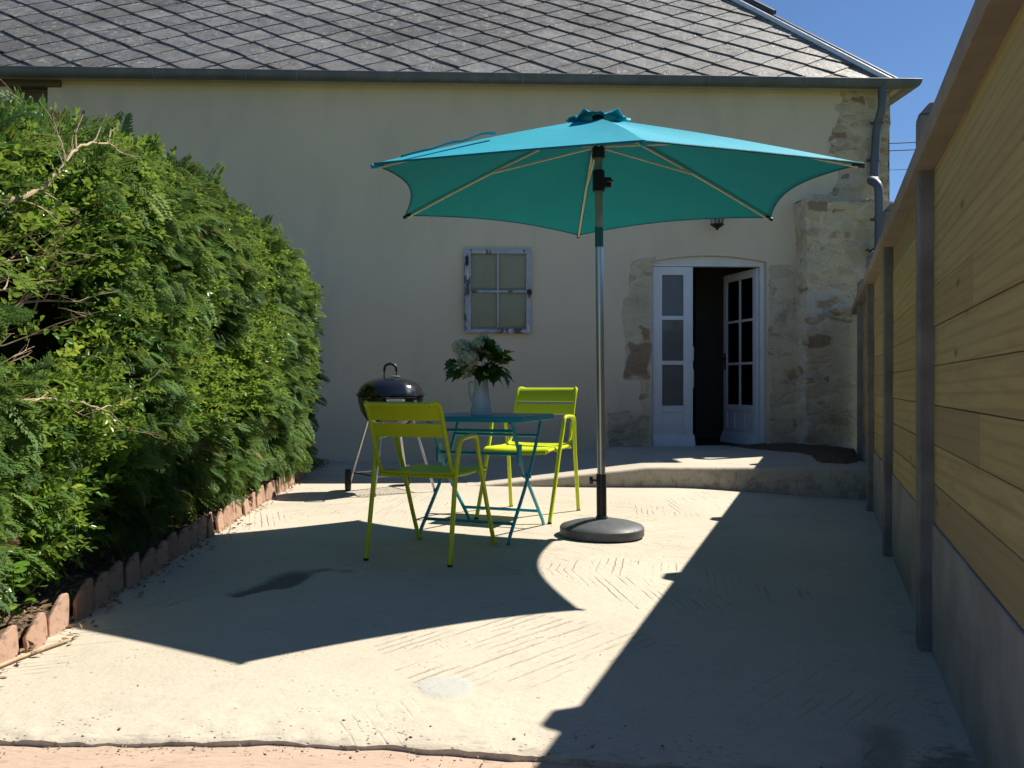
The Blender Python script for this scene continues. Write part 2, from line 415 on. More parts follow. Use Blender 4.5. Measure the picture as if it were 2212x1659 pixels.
mat = dict(
    concrete=M_concrete(), terrace=M_terrace(), wall=M_wall(), slate=M_slate(), wood=M_wood(), soil=M_soil(),
    ground=M_soil('dry meadow', (.10,.12,.04), (.16,.16,.06)),
    zinc=M_simple('weathered zinc', (.13,.15,.175), (.10,.115,.135), 5, .5, .35, .12, 30, stretch=(1,1,.3)),
    zinc_bright=M_simple('bright zinc flashing', (.80,.82,.84), (.70,.72,.75), 6, .4, .15, .05, 40),
    lead=M_simple('dark lead', (.07,.08,.095), (.05,.055,.065), 6, .5, .3, .15, 40),
    post=M_simple('grey concrete post', (.25,.24,.22), (.155,.148,.135), 5, .9, 0, .5, 120, .25),
    plinth=M_simple('grey concrete plinth', (.32,.315,.295), (.22,.215,.20), 4, .88, 0, .35, 90, .25),
    cap=M_simple('concrete cap rail', (.35,.305,.245), (.29,.25,.20), 6, .85, 0, .3, 90, .25, tonevar=.12),
    fabric=M_fabric(),
    lime=M_simple('lime green powder coat', (.57,.67,.012), (.54,.64,.011), 14, .38, 0, .04, 200, .5),
    teal=M_simple('turquoise powder coat', (.004,.29,.40), (.004,.27,.37), 10, .36, 0, .04, 200, .5),
    alu=M_simple('brushed aluminium', (.60,.61,.62), (.52,.53,.54), 8, .34, .9, .05, 150, stretch=(1,1,.05)),
    black=M_simple('black plastic', (.018,.018,.02), (.012,.012,.014), 20, .45, 0, .08, 120),
    rubber=M_simple('black rubber', (.03,.03,.032), (.02,.02,.021), 20, .75, 0, .1, 120),
    enamel=M_simple('black enamel', (.010,.010,.013), (.008,.008,.011), 5, .12, 0, .0, 20, .6, coat=.6),
    rib=M_simple('cream steel rib', (.72,.64,.50), (.66,.585,.46), 12, .45, 0, .05, 90),
    baserubber=M_simple('grey cast base', (.075,.085,.10), (.06,.068,.08), 16, .55, 0, .25, 140),
    ceramic=M_simple('white enamel', (.74,.77,.78), (.70,.73,.745), 6, .25, 0, .02, 40),
    white=M_simple('white painted joinery', (.70,.72,.75), (.64,.66,.69), 5, .5, 0, .06, 60, .4),
    glass=M_glass('door glass', (.35,.38,.40)), filmglass=M_glass('filmed door glass', (.35,.38,.40), .42), oldglass=M_glass('dusty glass', (.9,.92,.9), .06, 1.2), lampglass=M_glass('lantern glass', (.8,.82,.82), .1),
    peeling=M_peeling(), rust=M_simple('rusty iron', (.05,.03,.02), (.09,.05,.03), 30, .8, .2, .3, 80),
    terra=M_terra(), oldwood=M_simple('old grey oak', (.15,.125,.095), (.10,.085,.065), 6, .85, 0, .5, 30, .2, stretch=(.2,1,1.5)),
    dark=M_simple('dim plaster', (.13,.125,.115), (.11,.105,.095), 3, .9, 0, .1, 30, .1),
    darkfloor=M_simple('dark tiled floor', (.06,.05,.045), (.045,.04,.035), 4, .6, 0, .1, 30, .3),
    conifer=M_leaf('conifer sprays', (.030,.085,.020), (.125,.245,.05), (.32,.41,.10), .36, .6, .25),
    privet=M_leaf('glossy leaves', (.032,.10,.016), (.13,.28,.036), (.42,.52,.08), .38, .32, .5),
    core=M_simple('painted hedge shade', (.020,.020,.010), (.012,.014,.007), 18, .95, 0, .8, 12, .05),  # near-black base colour paints the shade inside the hedge
    bark=M_simple('tan bark', (.50,.39,.26), (.34,.26,.17), 18, .85, 0, .5, 60, .2),
    litter=M_leaf('dry litter', (.13,.085,.045), (.26,.18,.10), (.36,.27,.16), .15, .8),
    vleaf=M_leaf('viburnum leaves', (.025,.08,.010), (.05,.13,.016), (.08,.17,.022), .28, .4),
    petal=M_leaf('white petals', (.58,.60,.40), (.76,.75,.58), (.82,.80,.66), .3, .6),
    wire=M_simple('black cable', (.03,.03,.035), (.02,.02,.02), 5, .6, 0, 0),
    stonebit=M_simple('pebble', (.36,.31,.25), (.24,.21,.18), 12, .9, 0, .5, 50, .2, tonevar=.4),
)

# ------------------------------------------------------------------ lay of the land
FA, FB = 0.38, 0.37                       # fence line X = FA + FB*Y
FN = math.sqrt(1+FB*FB)
FANG = -math.atan(FB)                     # the fence, table and chairs are turned this much
def edge_x(Y): return -1.72 - .072*(Y-3.0)   # edging line of the hedge bed
def fence_d(X, Y): return (FA + FB*Y - X)/FN
def patio_z(X, Y):
    d = fence_d(X, Y)
    return -.105*(1-sstep(-.05, 1.7, d)) + .004*(vnoise(np.stack([X, Y], -1), 1.3, 2)-.5)

def grid(xs_fn, ys, nx):
    """rows of points between two x limits that depend on y"""
    Y = np.repeat(np.asarray(ys)[:, None], nx, 1)
    T = np.repeat(np.linspace(0, 1, nx)[None, :], len(ys), 0)
    a = np.array([xs_fn(y)[0] for y in ys])[:, None]; b = np.array([xs_fn(y)[1] for y in ys])[:, None]
    return a + (b-a)*T, Y
def quads(nr, nc):
    i = np.arange(nr-1)[:, None]*nc + np.arange(nc-1)[None, :]
    return np.stack([i, i+1, i+nc+1, i+nc], -1).reshape(-1, 4)

# big ground to the horizon
g = MB(); g.add([(-400,-300,-.45),(400,-300,-.45),(400,700,-.45),(-400,700,-.45)], [(0,1,2,3)])
kind(g.build('ground', mat['ground'], smooth=False), 'structure')

# patio slab
ys = np.concatenate([np.linspace(2.16, 3.2, 90), np.linspace(3.23, 10.3, 260)])
X, Y = grid(lambda y: (edge_x(y)-.25, FA+FB*y+.14), ys, 240)
front = (vnoise(np.stack([X, 0*X], -1), 2.2, 4)-.5)*.014 + (vnoise(np.stack([X, 0*X], -1), 22, 3)-.5)*.014
fade = 1-sstep(0, .25, Y-2.16)
Yd = Y + front*fade
Z = patio_z(X, Yd)
edge = 1-sstep(.0, .016, Y-2.16)
Z = Z - edge*.005*(.4+1.4*vnoise(np.stack([X, 0*X], -1), 14, 3)) + (vnoise(np.stack([X, Yd], -1), 24, 3)-.5)*.010*(1-sstep(.02, .5, Y-2.16))
def seg_dist(px, py, pts):
    d = np.full(px.shape, 9.0)
    for (ax, ay, ar), (bx, by, br) in zip(pts[:-1], pts[1:]):
        t = np.clip(((px-ax)*(bx-ax)+(py-ay)*(by-ay))/((bx-ax)**2+(by-ay)**2), 0, 1)
        d = np.minimum(d, np.hypot(px-ax-t*(bx-ax), py-ay-t*(by-ay)) - (ar+(br-ar)*t))
    return d
wob = (vnoise(np.stack([X, Yd], -1), 9, 3)-.5)*.10
dd = seg_dist(X, Yd, [(-1.20,3.66,.03),(-1.10,3.85,.10),(-1.02,4.06,.07),(-.92,4.14,.03),(-.82,4.10,.015)]) + wob
damp = 1-sstep(-.03, .03, dd)
Z = Z - damp*.008 + (1-sstep(0, .03, np.abs(dd-.01)))*.008*(Yd > 3.9)
d2 = seg_dist(X, Yd, [(-.10,2.05,.03),(.95,2.12,.05),(1.1,2.45,.03)])+wob*.8
damp2 = .55*(1-sstep(-.02, .06, d2))
dp = np.hypot(X+.205, (Yd-2.56))-.088 + wob*.22
patch = 1-sstep(-.012, .006, dp)
Z = Z + patch*.004
dirt = .50*(1-sstep(0, .34, Y-2.16))**1.5 + .55*(1-sstep(.0, .12, np.abs(X-edge_x(Yd)+.02))) + .5*(1-sstep(.0, .16, np.abs(fence_d(X, Yd)-.02)))
nr, nc = X.shape
V = np.stack([X, Yd, Z], -1).reshape(-1, 3)
F = quads(nr, nc)
V2 = np.stack([X[0], Yd[0]-.004, np.full(nc, -.25)], -1)   # the broken front face of the slab
V2 = np.concatenate([V2, V[:nc]]); k2 = nr*nc
F2 = np.stack([k2+np.arange(nc-1), k2+np.arange(1, nc), k2+nc+np.arange(1, nc), k2+nc+np.arange(nc-1)], -1)
ext = lambda a: np.concatenate([a.ravel(), a[0], a[0]])
o = npmesh('patio', np.concatenate([V, V2]), np.concatenate([F, F2]), mat['concrete'],
           attrs={'dirt': ext(dirt), 'damp': ext(np.maximum(damp, damp2)), 'patch': ext(patch)}, smooth=True)
o.data.set_sharp_from_angle(angle=R(50)); kind(o, 'structure')

# pinkish terrace the photographer stands on
ys = np.linspace(-6, 2.35, 200)
X, Y = grid(lambda y: (-6, FA+FB*y+.14), ys, 160)
Z = patio_z(X, np.full_like(Y, 2.0)) -.016 + (vnoise(np.stack([X, Y*2.5], -1), 9, 3)-.5)*.010
kind(npmesh('terrace', np.stack([X, Y, Z], -1).reshape(-1,3), quads(*X.shape), mat['terrace'], smooth=True), 'structure')

# raised entrance step, running out as a ramp towards the left
FRONT = 7.53
xs = np.linspace(-.42, 3.4, 200); ysr = np.linspace(0, 1, 60)
Xg = np.repeat(xs[None, :], 60, 0)
fr = FRONT + .05*sstep(1.0, -.4, xs) + (vnoise(np.stack([xs, 0*xs], -1), 5, 3)-.5)*.008
Yg = fr[None, :] + (10.25-fr[None, :])*ysr[:, None]**1.3
hgt = .178*np.clip((Xg+.38)/1.62, 0, 1); hgt = hgt - .03*np.clip(hgt-.15, 0, 1)
Zg = np.maximum(hgt, patio_z(Xg, Yg)+.004) + (vnoise(np.stack([Xg, Yg], -1), 7, 3)-.5)*.003
inset = np.zeros_like(Yg); inset[0] = .0
V = np.stack([Xg, Yg+.0, Zg], -1); V[0, :, 2] -= .012; V[0, :, 1] -= .0
nr, nc = Xg.shape
low = np.stack([xs, fr-.012, np.full(nc, -.3)], -1)
mid_ = np.stack([xs, fr-.010, np.maximum(Zg[0]-.03, -.25)], -1)
Vt = np.concatenate([V.reshape(-1,3), mid_, low])
k = nr*nc
F = np.concatenate([quads(nr, nc),
    np.stack([k+np.arange(nc-1), k+np.arange(1,nc), np.arange(1,nc), np.arange(nc-1)], -1),
    np.stack([k+nc+np.arange(nc-1), k+nc+np.arange(1,nc), k+np.arange(1,nc), k+np.arange(nc-1)], -1)])
z0 = np.zeros(len(Vt)); dr = z0.copy(); dr[k:k+nc] = .45; dr[k+nc:] = .8  # riser dirt, deepened to paint its shade against bounced light
o = npmesh('entrance_step', Vt, F, mat['concrete'], attrs={'dirt': dr, 'damp': z0, 'patch': z0}, smooth=True)
o.data.set_sharp_from_angle(angle=R(50)); kind(o, 'structure')

# soil of the hedge bed and the little bed at the end of the fence
ys = np.linspace(1.4, 9.9, 200)
X, Y = grid(lambda y: (-4.5, edge_x(y)+.0), ys, 90)
P = np.stack([X, Y], -1)
Z = .045 + (vnoise(P, 5, 3)-.5)*.08 + (vnoise(P, 30, 2)-.5)*.03
kind(npmesh('hedge_bed_soil', np.stack([X, Y, Z], -1).reshape(-1,3), quads(*X.shape), mat['soil'], smooth=True), 'structure')
ys = np.linspace(7.72, 10.2, 60)
X, Y = grid(lambda y: (3.02+.10*math.sin(y*3)-.35*max(0, y-9.1), FA+FB*y+.02), ys, 40)
P = np.stack([X, Y], -1)
T = np.repeat(np.linspace(0,1,40)[None,:], 60, 0); T2 = np.repeat(np.linspace(0,1,60)[:,None], 40, 1)
Z = .168 + .05*np.sin(PI*np.clip(T,0,.98))*sstep(0,.2,T2) + (vnoise(P, 9, 3)-.5)*.04*sstep(0,.1,T)
kind(npmesh('corner_bed_soil', np.stack([X, Y, Z], -1).reshape(-1,3), quads(*X.shape), mat['soil'], smooth=True), 'structure')

# ------------------------------------------------------------------ the house
HT = math.atan(.037)
house = tag(empty('house', (0, 10.02, 0), HT), 'old house with cream rendered wall, stone corner and grey slate roof', 'house')
cH, sH = math.cos(HT), math.sin(HT)
def HL(u, v, yl=0.0):
    """house-local (x, z) at local depth yl seen at picture position (u, v)"""
    dx, dz = (u-CX)/FPX, (HZ-v)/FPX
    # local y of t*(dx,1): -sin*x + cos*(y-10.02) = yl
    t = (yl + cH*10.02)/(-sH*dx + cH)
    X, Y = t*dx, t
    return (cH*X + sH*(Y-10.02), EYE + t*dz)

dx0, dx1 = HL(1408, 700)[0], HL(1656, 700)[0]
zb, zs = HL(1450, 968)[1], HL(1410, 565)[1]
rise = HL(1530, 552)[1]-zs
dmx, dhw = (dx0+dx1)/2, (dx1-dx0)/2
def arch(x): return zs + rise*(1-((x-dmx)/dhw)**2)
WX0, WX1, WZ0, WZ1 = -7.5, 4.62, -.4, 4.655
wx0, wx1 = HL(20, 200)[0], HL(103, 200)[0]; wz0, wz1 = HL(60, 330)[1], HL(60, 187)[1]
def spans(pts, step):
    out = []
    for a, b in zip(pts[:-1], pts[1:]):
        n = max(1, int(round((b-a)/step))); out += list(np.linspace(a, b, n, endpoint=False))
    return np.array(out+[pts[-1]])
gx = spans([WX0, wx0, wx1, dx0, dx1, WX1], .028)
gz = spans([WZ0, zb, zs, wz0, wz1, WZ1], .028)
Xw, Zw = np.meshgrid(gx, gz)
ks = int(np.argmin(abs(gz-zs)))
ind = (gx >= dx0-1e-6) & (gx <= dx1+1e-6)
for r_ in range(12):
    row = ks+r_
    if gz[row] < zs + .3:
        f = r_/11.0
        Zw[row, ind] = (arch(gx[ind]))*(1-f) + gz[ks+11]*f
P = np.stack([Xw, Zw], -1)
nz1 = vnoise(P, 2.2, 4)-.5; nz2 = vnoise(P, 7, 3, 3.3)-.5
def box_mask(x0, x1, z0, z1, soft=.10, wob=.30):
    a = np.maximum(np.maximum(x0-Xw, Xw-x1), np.maximum(z0-Zw, Zw-z1)) + nz1*wob + nz2*wob*.5
    return 1-sstep(-soft, soft, a)
stone = np.zeros_like(Xw)
def add_px(u0, u1, v0, v1, soft=.08, wob=.25, amt=1.0):
    global stone
    x0, za = HL(u0, v1); x1, zc = HL(u1, v0)
    stone = np.maximum(stone, amt*box_mask(x0, x1, za, zc, soft, wob))
add_px(1800, 2100, 190, 440, .15, .35, .85)        # upper corner
add_px(1755, 2100, 420, 1000, .05, .1)
add_px(1662, 1760, 575, 1010, .05, .10, .82)       # right jamb
add_px(1352, 1412, 560, 712, .03, .16, .72)        # left jamb patches
add_px(1350, 1410, 700, 820, .03, .12, .72)
add_px(1385, 1412, 820, 900, .06, .18, .72)
add_px(1310, 1415, 890, 985, .05, .16, .72)
brown = np.zeros_like(Xw)
for (u0, u1, v0, v1) in ((1354,1406,735,812), (1385,1408,706,740), (1822,1868,205,226), (1795,1828,284,302), (1865,1885,316,325), (1812,1835,375,388), (1738,1800,808,826), (1742,1790,438,458)):
    x0, za = HL(u0, v1); x1, zc = HL(u1, v0)
    brown = np.maximum(brown, .85*box_mask(x0, x1, za, zc, .05, .22))
grime = np.zeros_like(Xw)
for (u0, u1, v0, v1, am) in ((1300,1408,905,985,.55), (1672,1706,668,712,.6), (1790,1900,395,430,.5), (1740,1850,700,770,.35), (1660,1860,930,1000,.3)):
    x0, za = HL(u0, v1); x1, zc = HL(u1, v0)
    grime = np.maximum(grime, am*box_mask(x0, x1, za, zc, .10, .2))
Yw = (nz2*.006 + nz1*.012) - stone*.004*(vnoise(P, 11, 3)-.2)*2 + .006*stone
Yw += np.where(Xw > WX1-.05, (vnoise(np.stack([Zw, 0*Zw], -1), 6, 3)-.5)*.03, 0)
Xw2 = Xw + np.where(Xw > WX1-.02, (vnoise(np.stack([Zw, 0*Zw], -1), 5, 3)-.5)*.05, 0)
xc = (Xw[:-1,:-1]+Xw[1:,1:])/2; zc_ = (Zw[:-1,:-1]+Zw[1:,1:]+Zw[:-1,1:]+Zw[1:,:-1])/4
hole = ((xc > dx0) & (xc < dx1) & (zc_ < arch(xc)) & (zc_ > zb)) | ((xc > wx0) & (xc < wx1) & (zc_ > wz0) & (zc_ < wz1))
Yw[:, ind] *= 1; Fq = quads(*Xw.shape)[~hole.ravel()]
Vw = np.stack([Xw2, Yw, Zw], -1).reshape(-1,3)
# reveals, gable, back and inner face belong to the same wall
ex = MB()
n = 16
ax = np.linspace(dx0, dx1, n)
ex.add([(dx0,.0,zb),(dx0,.32,zb),(dx0,.32,zs),(dx0,.0,zs)], [(0,1,2,3)])
ex.add([(dx1,.0,zb),(dx1,.32,zb),(dx1,.32,zs),(dx1,.0,zs)], [(3,2,1,0)])
for a, b in zip(ax[:-1], ax[1:]):
    ex.add([(a,0,arch(a)),(b,0,arch(b)),(b,.32,arch(b)),(a,.32,arch(a))], [(0,1,2,3)])
for (p, q) in (((wx0,wz0),(wx0,wz1)),((wx0,wz1),(wx1,wz1)),((wx1,wz1),(wx1,wz0)),((wx1,wz0),(wx0,wz0))):
    ex.add([(p[0],0,p[1]),(q[0],0,q[1]),(q[0],.3,q[1]),(p[0],.3,p[1])], [(0,1,2,3)])
ex.add([(WX1,.0,WZ0),(WX1,7.5,WZ0),(WX1,7.5,WZ1),(WX1,.0,WZ1)], [(0,1,2,3)])
ex.add([(WX0,7.5,WZ0),(WX0,.0,WZ0),(WX0,.0,WZ1),(WX0,7.5,WZ1)], [(0,1,2,3)])
ex.add([(WX1,7.5,WZ0),(WX0,7.5,WZ0),(WX0,7.5,WZ1),(WX1,7.5,WZ1)], [(0,1,2,3)])
nv = len(Vw); Ve = np.array(ex.v); Fe = np.array(ex.f)+nv
gab = np.where((Ve[:, 0] > WX1-.01), 1.0, 0.0)
npmesh('wall', np.concatenate([Vw, Ve]), np.concatenate([Fq, Fe]), mat['wall'], house,
       {'stone': np.concatenate([stone.ravel(), gab]), 'brown': np.concatenate([brown.ravel(), 0*gab]), 'grime': np.concatenate([grime.ravel(), 0*gab])})
# dim room behind the door, closed all round
rm = MB()
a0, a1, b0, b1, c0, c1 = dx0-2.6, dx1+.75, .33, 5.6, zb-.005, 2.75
for f in (((a0,b1,c0),(a1,b1,c0),(a1,b1,c1),(a0,b1,c1)), ((a0,b0,c0),(a0,b1,c0),(a0,b1,c1),(a0,b0,c1)), ((a1,b1,c0),(a1,b0,c0),(a1,b0,c1),(a1,b1,c1)), ((a0,b0,c1),(a0,b1,c1),(a1,b1,c1),(a1,b0,c1))):
    rm.add(f, [(0,1,2,3)])
rm.add([(a0,b0,c0),(dx0-.001,b0,c0),(dx0-.001,b0,c1),(a0,b0,c1)], [(0,1,2,3)])
rm.add([(dx1+.001,b0,c0),(a1,b0,c0),(a1,b0,c1),(dx1+.001,b0,c1)], [(0,1,2,3)])
rm.add([(dx0-.001,b0,zs+rise+.002),(dx1+.001,b0,zs+rise+.002),(dx1+.001,b0,c1),(dx0-.001,b0,c1)], [(0,1,2,3)])
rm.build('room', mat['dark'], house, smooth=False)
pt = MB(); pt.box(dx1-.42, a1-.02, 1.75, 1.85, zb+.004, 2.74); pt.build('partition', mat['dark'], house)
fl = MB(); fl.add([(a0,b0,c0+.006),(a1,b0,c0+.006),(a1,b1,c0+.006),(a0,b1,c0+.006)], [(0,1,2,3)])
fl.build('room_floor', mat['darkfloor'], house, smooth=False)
ds = MB(); ds.box(dx0-.02, dx1+.02, -.03, .40, zb-.06, zb+.004)
ds.build('door_sill', mat['plinth'], house, bevel=.006)

# roof of diamond slates
EY, EZ, PITCH = -.13, 4.555, R(45)
cp, sp_ = math.cos(PITCH), math.sin(PITCH)
HIPX = 4.60                                # where the hip meets the eave
HK = 1.42/1.845                            # the hip end is steeper
RS = 5.4
def roof_pt(x, s, lift=0.0): return (x, EY + s*cp - lift*sp_, EZ + s*sp_ + lift*cp)
def hip_x(s): return HIPX - HK*s*cp
under = MB()
top = RS
under.add([roof_pt(WX0-.3,-.02,-.02), roof_pt(HIPX+.02,-.02,-.02), roof_pt(hip_x(top),top,-.02), roof_pt(WX0-.3,top,-.02)], [(0,1,2,3)])
ry = EY+top*cp; rz = EZ+top*sp_
under.add([(HIPX+.02,EY,EZ-.02),(HIPX+.02,2*ry-EY,EZ-.02),(hip_x(top),ry,rz-.02)], [(0,1,2)])
under.add([(WX0-.3,2*ry-EY,EZ-.02),(HIPX+.02,2*ry-EY,EZ-.02),(hip_x(top),ry,rz-.02),(WX0-.3,ry,rz-.02)], [(3,2,1,0)])
under.tone = .1
roof = under
roof.t = [.05]*len(roof.v)
rr = random.Random(5)
HWD, STEP = .286, .212
row = 0; s = .02
while s < RS-.2:
    x = WX0 + (HWD if row % 2 else 0)
    while x < HIPX+.3:
        hx = hip_x(s)
        if x - HWD < hx - .02:
            j = rr.uniform(-.016, .016); rot = rr.gauss(0, .034); tilt = -.003+rr.uniform(-.004, .004)
            tone = min(1, max(0, rr.gauss(.5, .24)))
            pts2 = []
            hw, hb, ht = HWD-.005, STEP-.003, STEP+.05
            for (px, ps) in ((0,-hb),(.5*hw,-.5*hb),(hw,0),(.5*hw,.5*ht),(0,ht),(-.5*hw,.5*ht),(-hw,0),(-.5*hw,-.5*hb)):
                k_ = rr.uniform(-.004, .004)
                qx = x+j+px*math.cos(rot)-ps*math.sin(rot)+k_; qs = s+j*.5+px*math.sin(rot)+ps*math.cos(rot)+k_
                lift = .024*(1-(ps+hb)/(hb+ht)) + .004 + tilt*(1 if px > 0 else -1)*abs(px)/hw + (row % 2)*.0
                qx = min(qx, hip_x(qs)-.01)
                qs = max(qs, -.03)
                pts2.append((qx, qs, lift))
            vs = [roof_pt(a, b, l+.008) for (a, b, l) in pts2] + [roof_pt(a, b, l-.010) for (a, b, l) in pts2]
            roof.add(vs, [tuple(range(8))] + [(i, 8+i, 8+(i+1) % 8, (i+1) % 8) for i in range(8)], tone)
        x += 2*HWD
    s += STEP; row += 1
rf = roof.build('roof', mat['slate'], house, smooth=False)
# hip flashing: bright zinc strip, dark roll behind it
hf = MB(); hr = MB(); hc = MB()
def hip_pt(s, off=0, lift=0, back=0): p = roof_pt(hip_x(s)+off, s, lift); return (p[0], p[1]+back, p[2])
hf.tube([hip_pt(s_, -.045, .045) for s_ in np.linspace(0, RS, 30)], .034, 8, sx=.8)
hr.tube([hip_pt(s_, .05, .045, .05) for s_ in np.linspace(.0, RS, 30)], .05, 10)
hc.tube([hip_pt(s_, .09, .10, .06) for s_ in np.linspace(1.95, RS, 30)], .045, 8)
hf.build('hip_flashing', mat['zinc_bright'], rf); hr.build('hip_roll', mat['lead'], rf); hc.build('hip_cap', mat['lead'], rf)
# eaves board and gutter, round the corner
GX = 4.74
eb = MB(); eb.box(WX0-.3, GX-.13, -.10, .03, 4.51, 4.545); eb.box(GX-.128, GX-.06, -.10, 7.4, 4.495, 4.535)
eb.build('eaves_board', M_simple('pale eaves plank', (.45,.42,.35), (.36,.33,.27), 5, .85), house)
gt = MB()
def half_round(y0, r, k=14): return [(y0 + r*math.cos(PI+PI*i/k), 4.57 + r*math.sin(PI+PI*i/k)*1.22) for i in range(k+1)]
prof = [(-.255, 4.580), (-.265, 4.573)] + half_round(-.185, .075) + [(-.11, 4.585)]
rows = []
for (y, z) in prof:
    rows.append([(WX0-.3, y, z), (GX - (y+.11)*1.0, y, z), (GX - (y+.11), 7.4, z)])
P3 = np.array(rows)
rows2 = []
for i, r_ in enumerate(rows):
    y, z = prof[i]; out = -(y+.11)            # distance out from the eave
    rows2.append([(WX0-.3, y, z)] + [(xx, y, z) for xx in np.linspace(WX0, GX+out-.001, 40)] + [(GX+out, yy, z) for yy in np.linspace(y, 7.4, 12)])
gt.sheet(rows2, .004)
gu = gt.build('gutter', mat['zinc'], house, angle=60)
SOLDER = M_simple('pale solder', (.20,.26,.29), (.14,.18,.21), 20, .55, .3)
for i, ux in enumerate((35, 158, 330, 530, 640, 860, 1030, 1130, 1290, 1534, 1635, 1742, 1830)):
    x = HL(ux, 150, -.26)[0]
    sb = MB(); sb.tube([(x, y-.003, z-.003) if y < -.185 else (x, y, z-.003) for (y, z) in prof[1:-1]], .0055, 6); sb.build('gutter_seam', SOLDER, gu)
# downpipe
dpx = HL(1890, 240)[0]; dp2 = HL(1898, 470, -.46)[0]
pipe = MB()
pipe.tube(smooth_path([(dpx,-.185,4.50),(dpx,-.175,4.25),(dpx-.02,-.09,4.02),(dpx-.03,-.08,3.8),(dpx-.045,-.08,3.5),(dpx-.045,-.095,3.40),(dp2-.012,-.30,3.345),(dp2-.005,-.44,3.26),(dp2,-.47,3.1),(dp2,-.47,2.8),(dp2,-.47,2.0),(dp2+.002,-.47,1.0),(dp2,-.47,.3)], 6), .05, 16)
dpo = pipe.build('downpipe', mat['zinc'], house, angle=60)
for (x, y, z) in ((dpx-.012,-.12,4.10),(dpx-.037,-.08,3.66),(dp2,-.47,2.86)):
    pc = MB(); pc.lathe([(.050,-.025),(.057,-.025),(.057,.025),(.050,.025)], 16, (x, y, z))
    pc.box(x-.075, x+.075, y+.052, y+.066, z-.014, z+.014)
    pc.build('pipe_collar', mat['zinc'], dpo)
# stone pier built against the wall
px0, px1 = HL(1738, 700, -.30)[0], HL(1948, 430, -.30)[0]
pzt = HL(1800, 432, -.30)[1]
gy = np.linspace(px0, px1, 60); gz2 = np.linspace(-.3, pzt, 130)
Xp, Zp = np.meshgrid(gy, gz2); Pp = np.stack([Xp+20, Zp], -1)
Yp = -.33 - (vnoise(Pp, 6, 4)-.5)*.07 + (vnoise(Pp, 1.5, 2)-.5)*.05
Zp2 = Zp.copy(); Zp2[-1] += (vnoise(np.stack([gy*4, 0*gy], -1), 1, 2)-.5)*.07
Xp2 = Xp.copy(); Xp2[:, 0] += (vnoise(np.stack([gz2*5, 0*gz2], -1), 1, 3)-.5)*.07
nr, nc = Xp.shape
Vp = np.stack([Xp2, Yp, Zp2], -1).reshape(-1,3)
topv = np.stack([gy, np.full(nc, .02), Zp2[-1]+.03], -1); lf = np.stack([Xp2[:,0], np.full(nr, .02), Zp2[:,0]], -1); rt = np.stack([Xp2[:,-1], np.full(nr, .02), Zp2[:,-1]], -1)
k = nr*nc
Fp = [quads(nr, nc), np.stack([(nr-1)*nc+np.arange(nc-1), (nr-1)*nc+np.arange(1,nc), k+np.arange(1,nc), k+np.arange(nc-1)], -1),
      np.stack([k+nc+np.arange(nr-1), np.arange(nr-1)*nc, np.arange(1,nr)*nc, k+nc+np.arange(1,nr)], -1),
      np.stack([np.arange(nr-1)*nc+nc-1, k+nc+nr+np.arange(nr-1), k+nc+nr+np.arange(1,nr), np.arange(1,nr)*nc+nc-1], -1)]
VA = np.concatenate([Vp, topv, lf, rt])
pb = np.zeros_like(Xp); pg = np.zeros_like(Xp)
def pmask(u0, u1, v0, v1, soft=.03):
    x0, za = HL(u0, v1, -.33); x1, zc = HL(u1, v0, -.33)
    a = np.maximum(np.maximum(x0-Xp, Xp-x1), np.maximum(za-Zp, Zp-zc)) + (vnoise(Pp, 8, 3)-.5)*.12
    return 1-sstep(-soft, soft, a)
for q in ((1742,1792,436,460), (1795,1830,446,462), (1735,1790,812,826), (1745,1800,725,752)): pb = np.maximum(pb, .8*pmask(*q))
pg = np.maximum(.45*pmask(1740,1870,860,1000,.25), .4*pmask(1740,1860,690,760,.1))
zz = np.zeros(len(VA)-k)
npmesh('stone_pier', VA, np.concatenate(Fp), mat['wall'], house, {'stone': np.concatenate([np.ones(k)*.80, zz+.80]), 'brown': np.concatenate([pb.ravel(), zz]), 'grime': np.concatenate([pg.ravel(), zz])})
# loft window under the eaves on the left
lw = MB(); lx1 = HL(133, 180)[0]
lw.box(wx0-.9, lx1, -.035, .12, wz1-.005, wz1+.085); lw.build('lintel', mat['oldwood'], house, bevel=.006)
wn = MB(); wn.box(wx0+.01, wx1-.01, .14, .18, wz1-.22, wz1-.01); wn.box(wx0+.01, wx0+.07, .14, .18, wz0, wz1-.22); wn.box(wx1-.15, wx1-.01, .14, .18, wz0, wz1-.22)
wo = wn.build('loft_window', mat['oldwood'], house, bevel=.004)
wp = MB(); wp.box(wx0+.07, wx1-.15, .155, .16, wz0, wz1-.22); wp.build('pane', mat['lead'], wo)

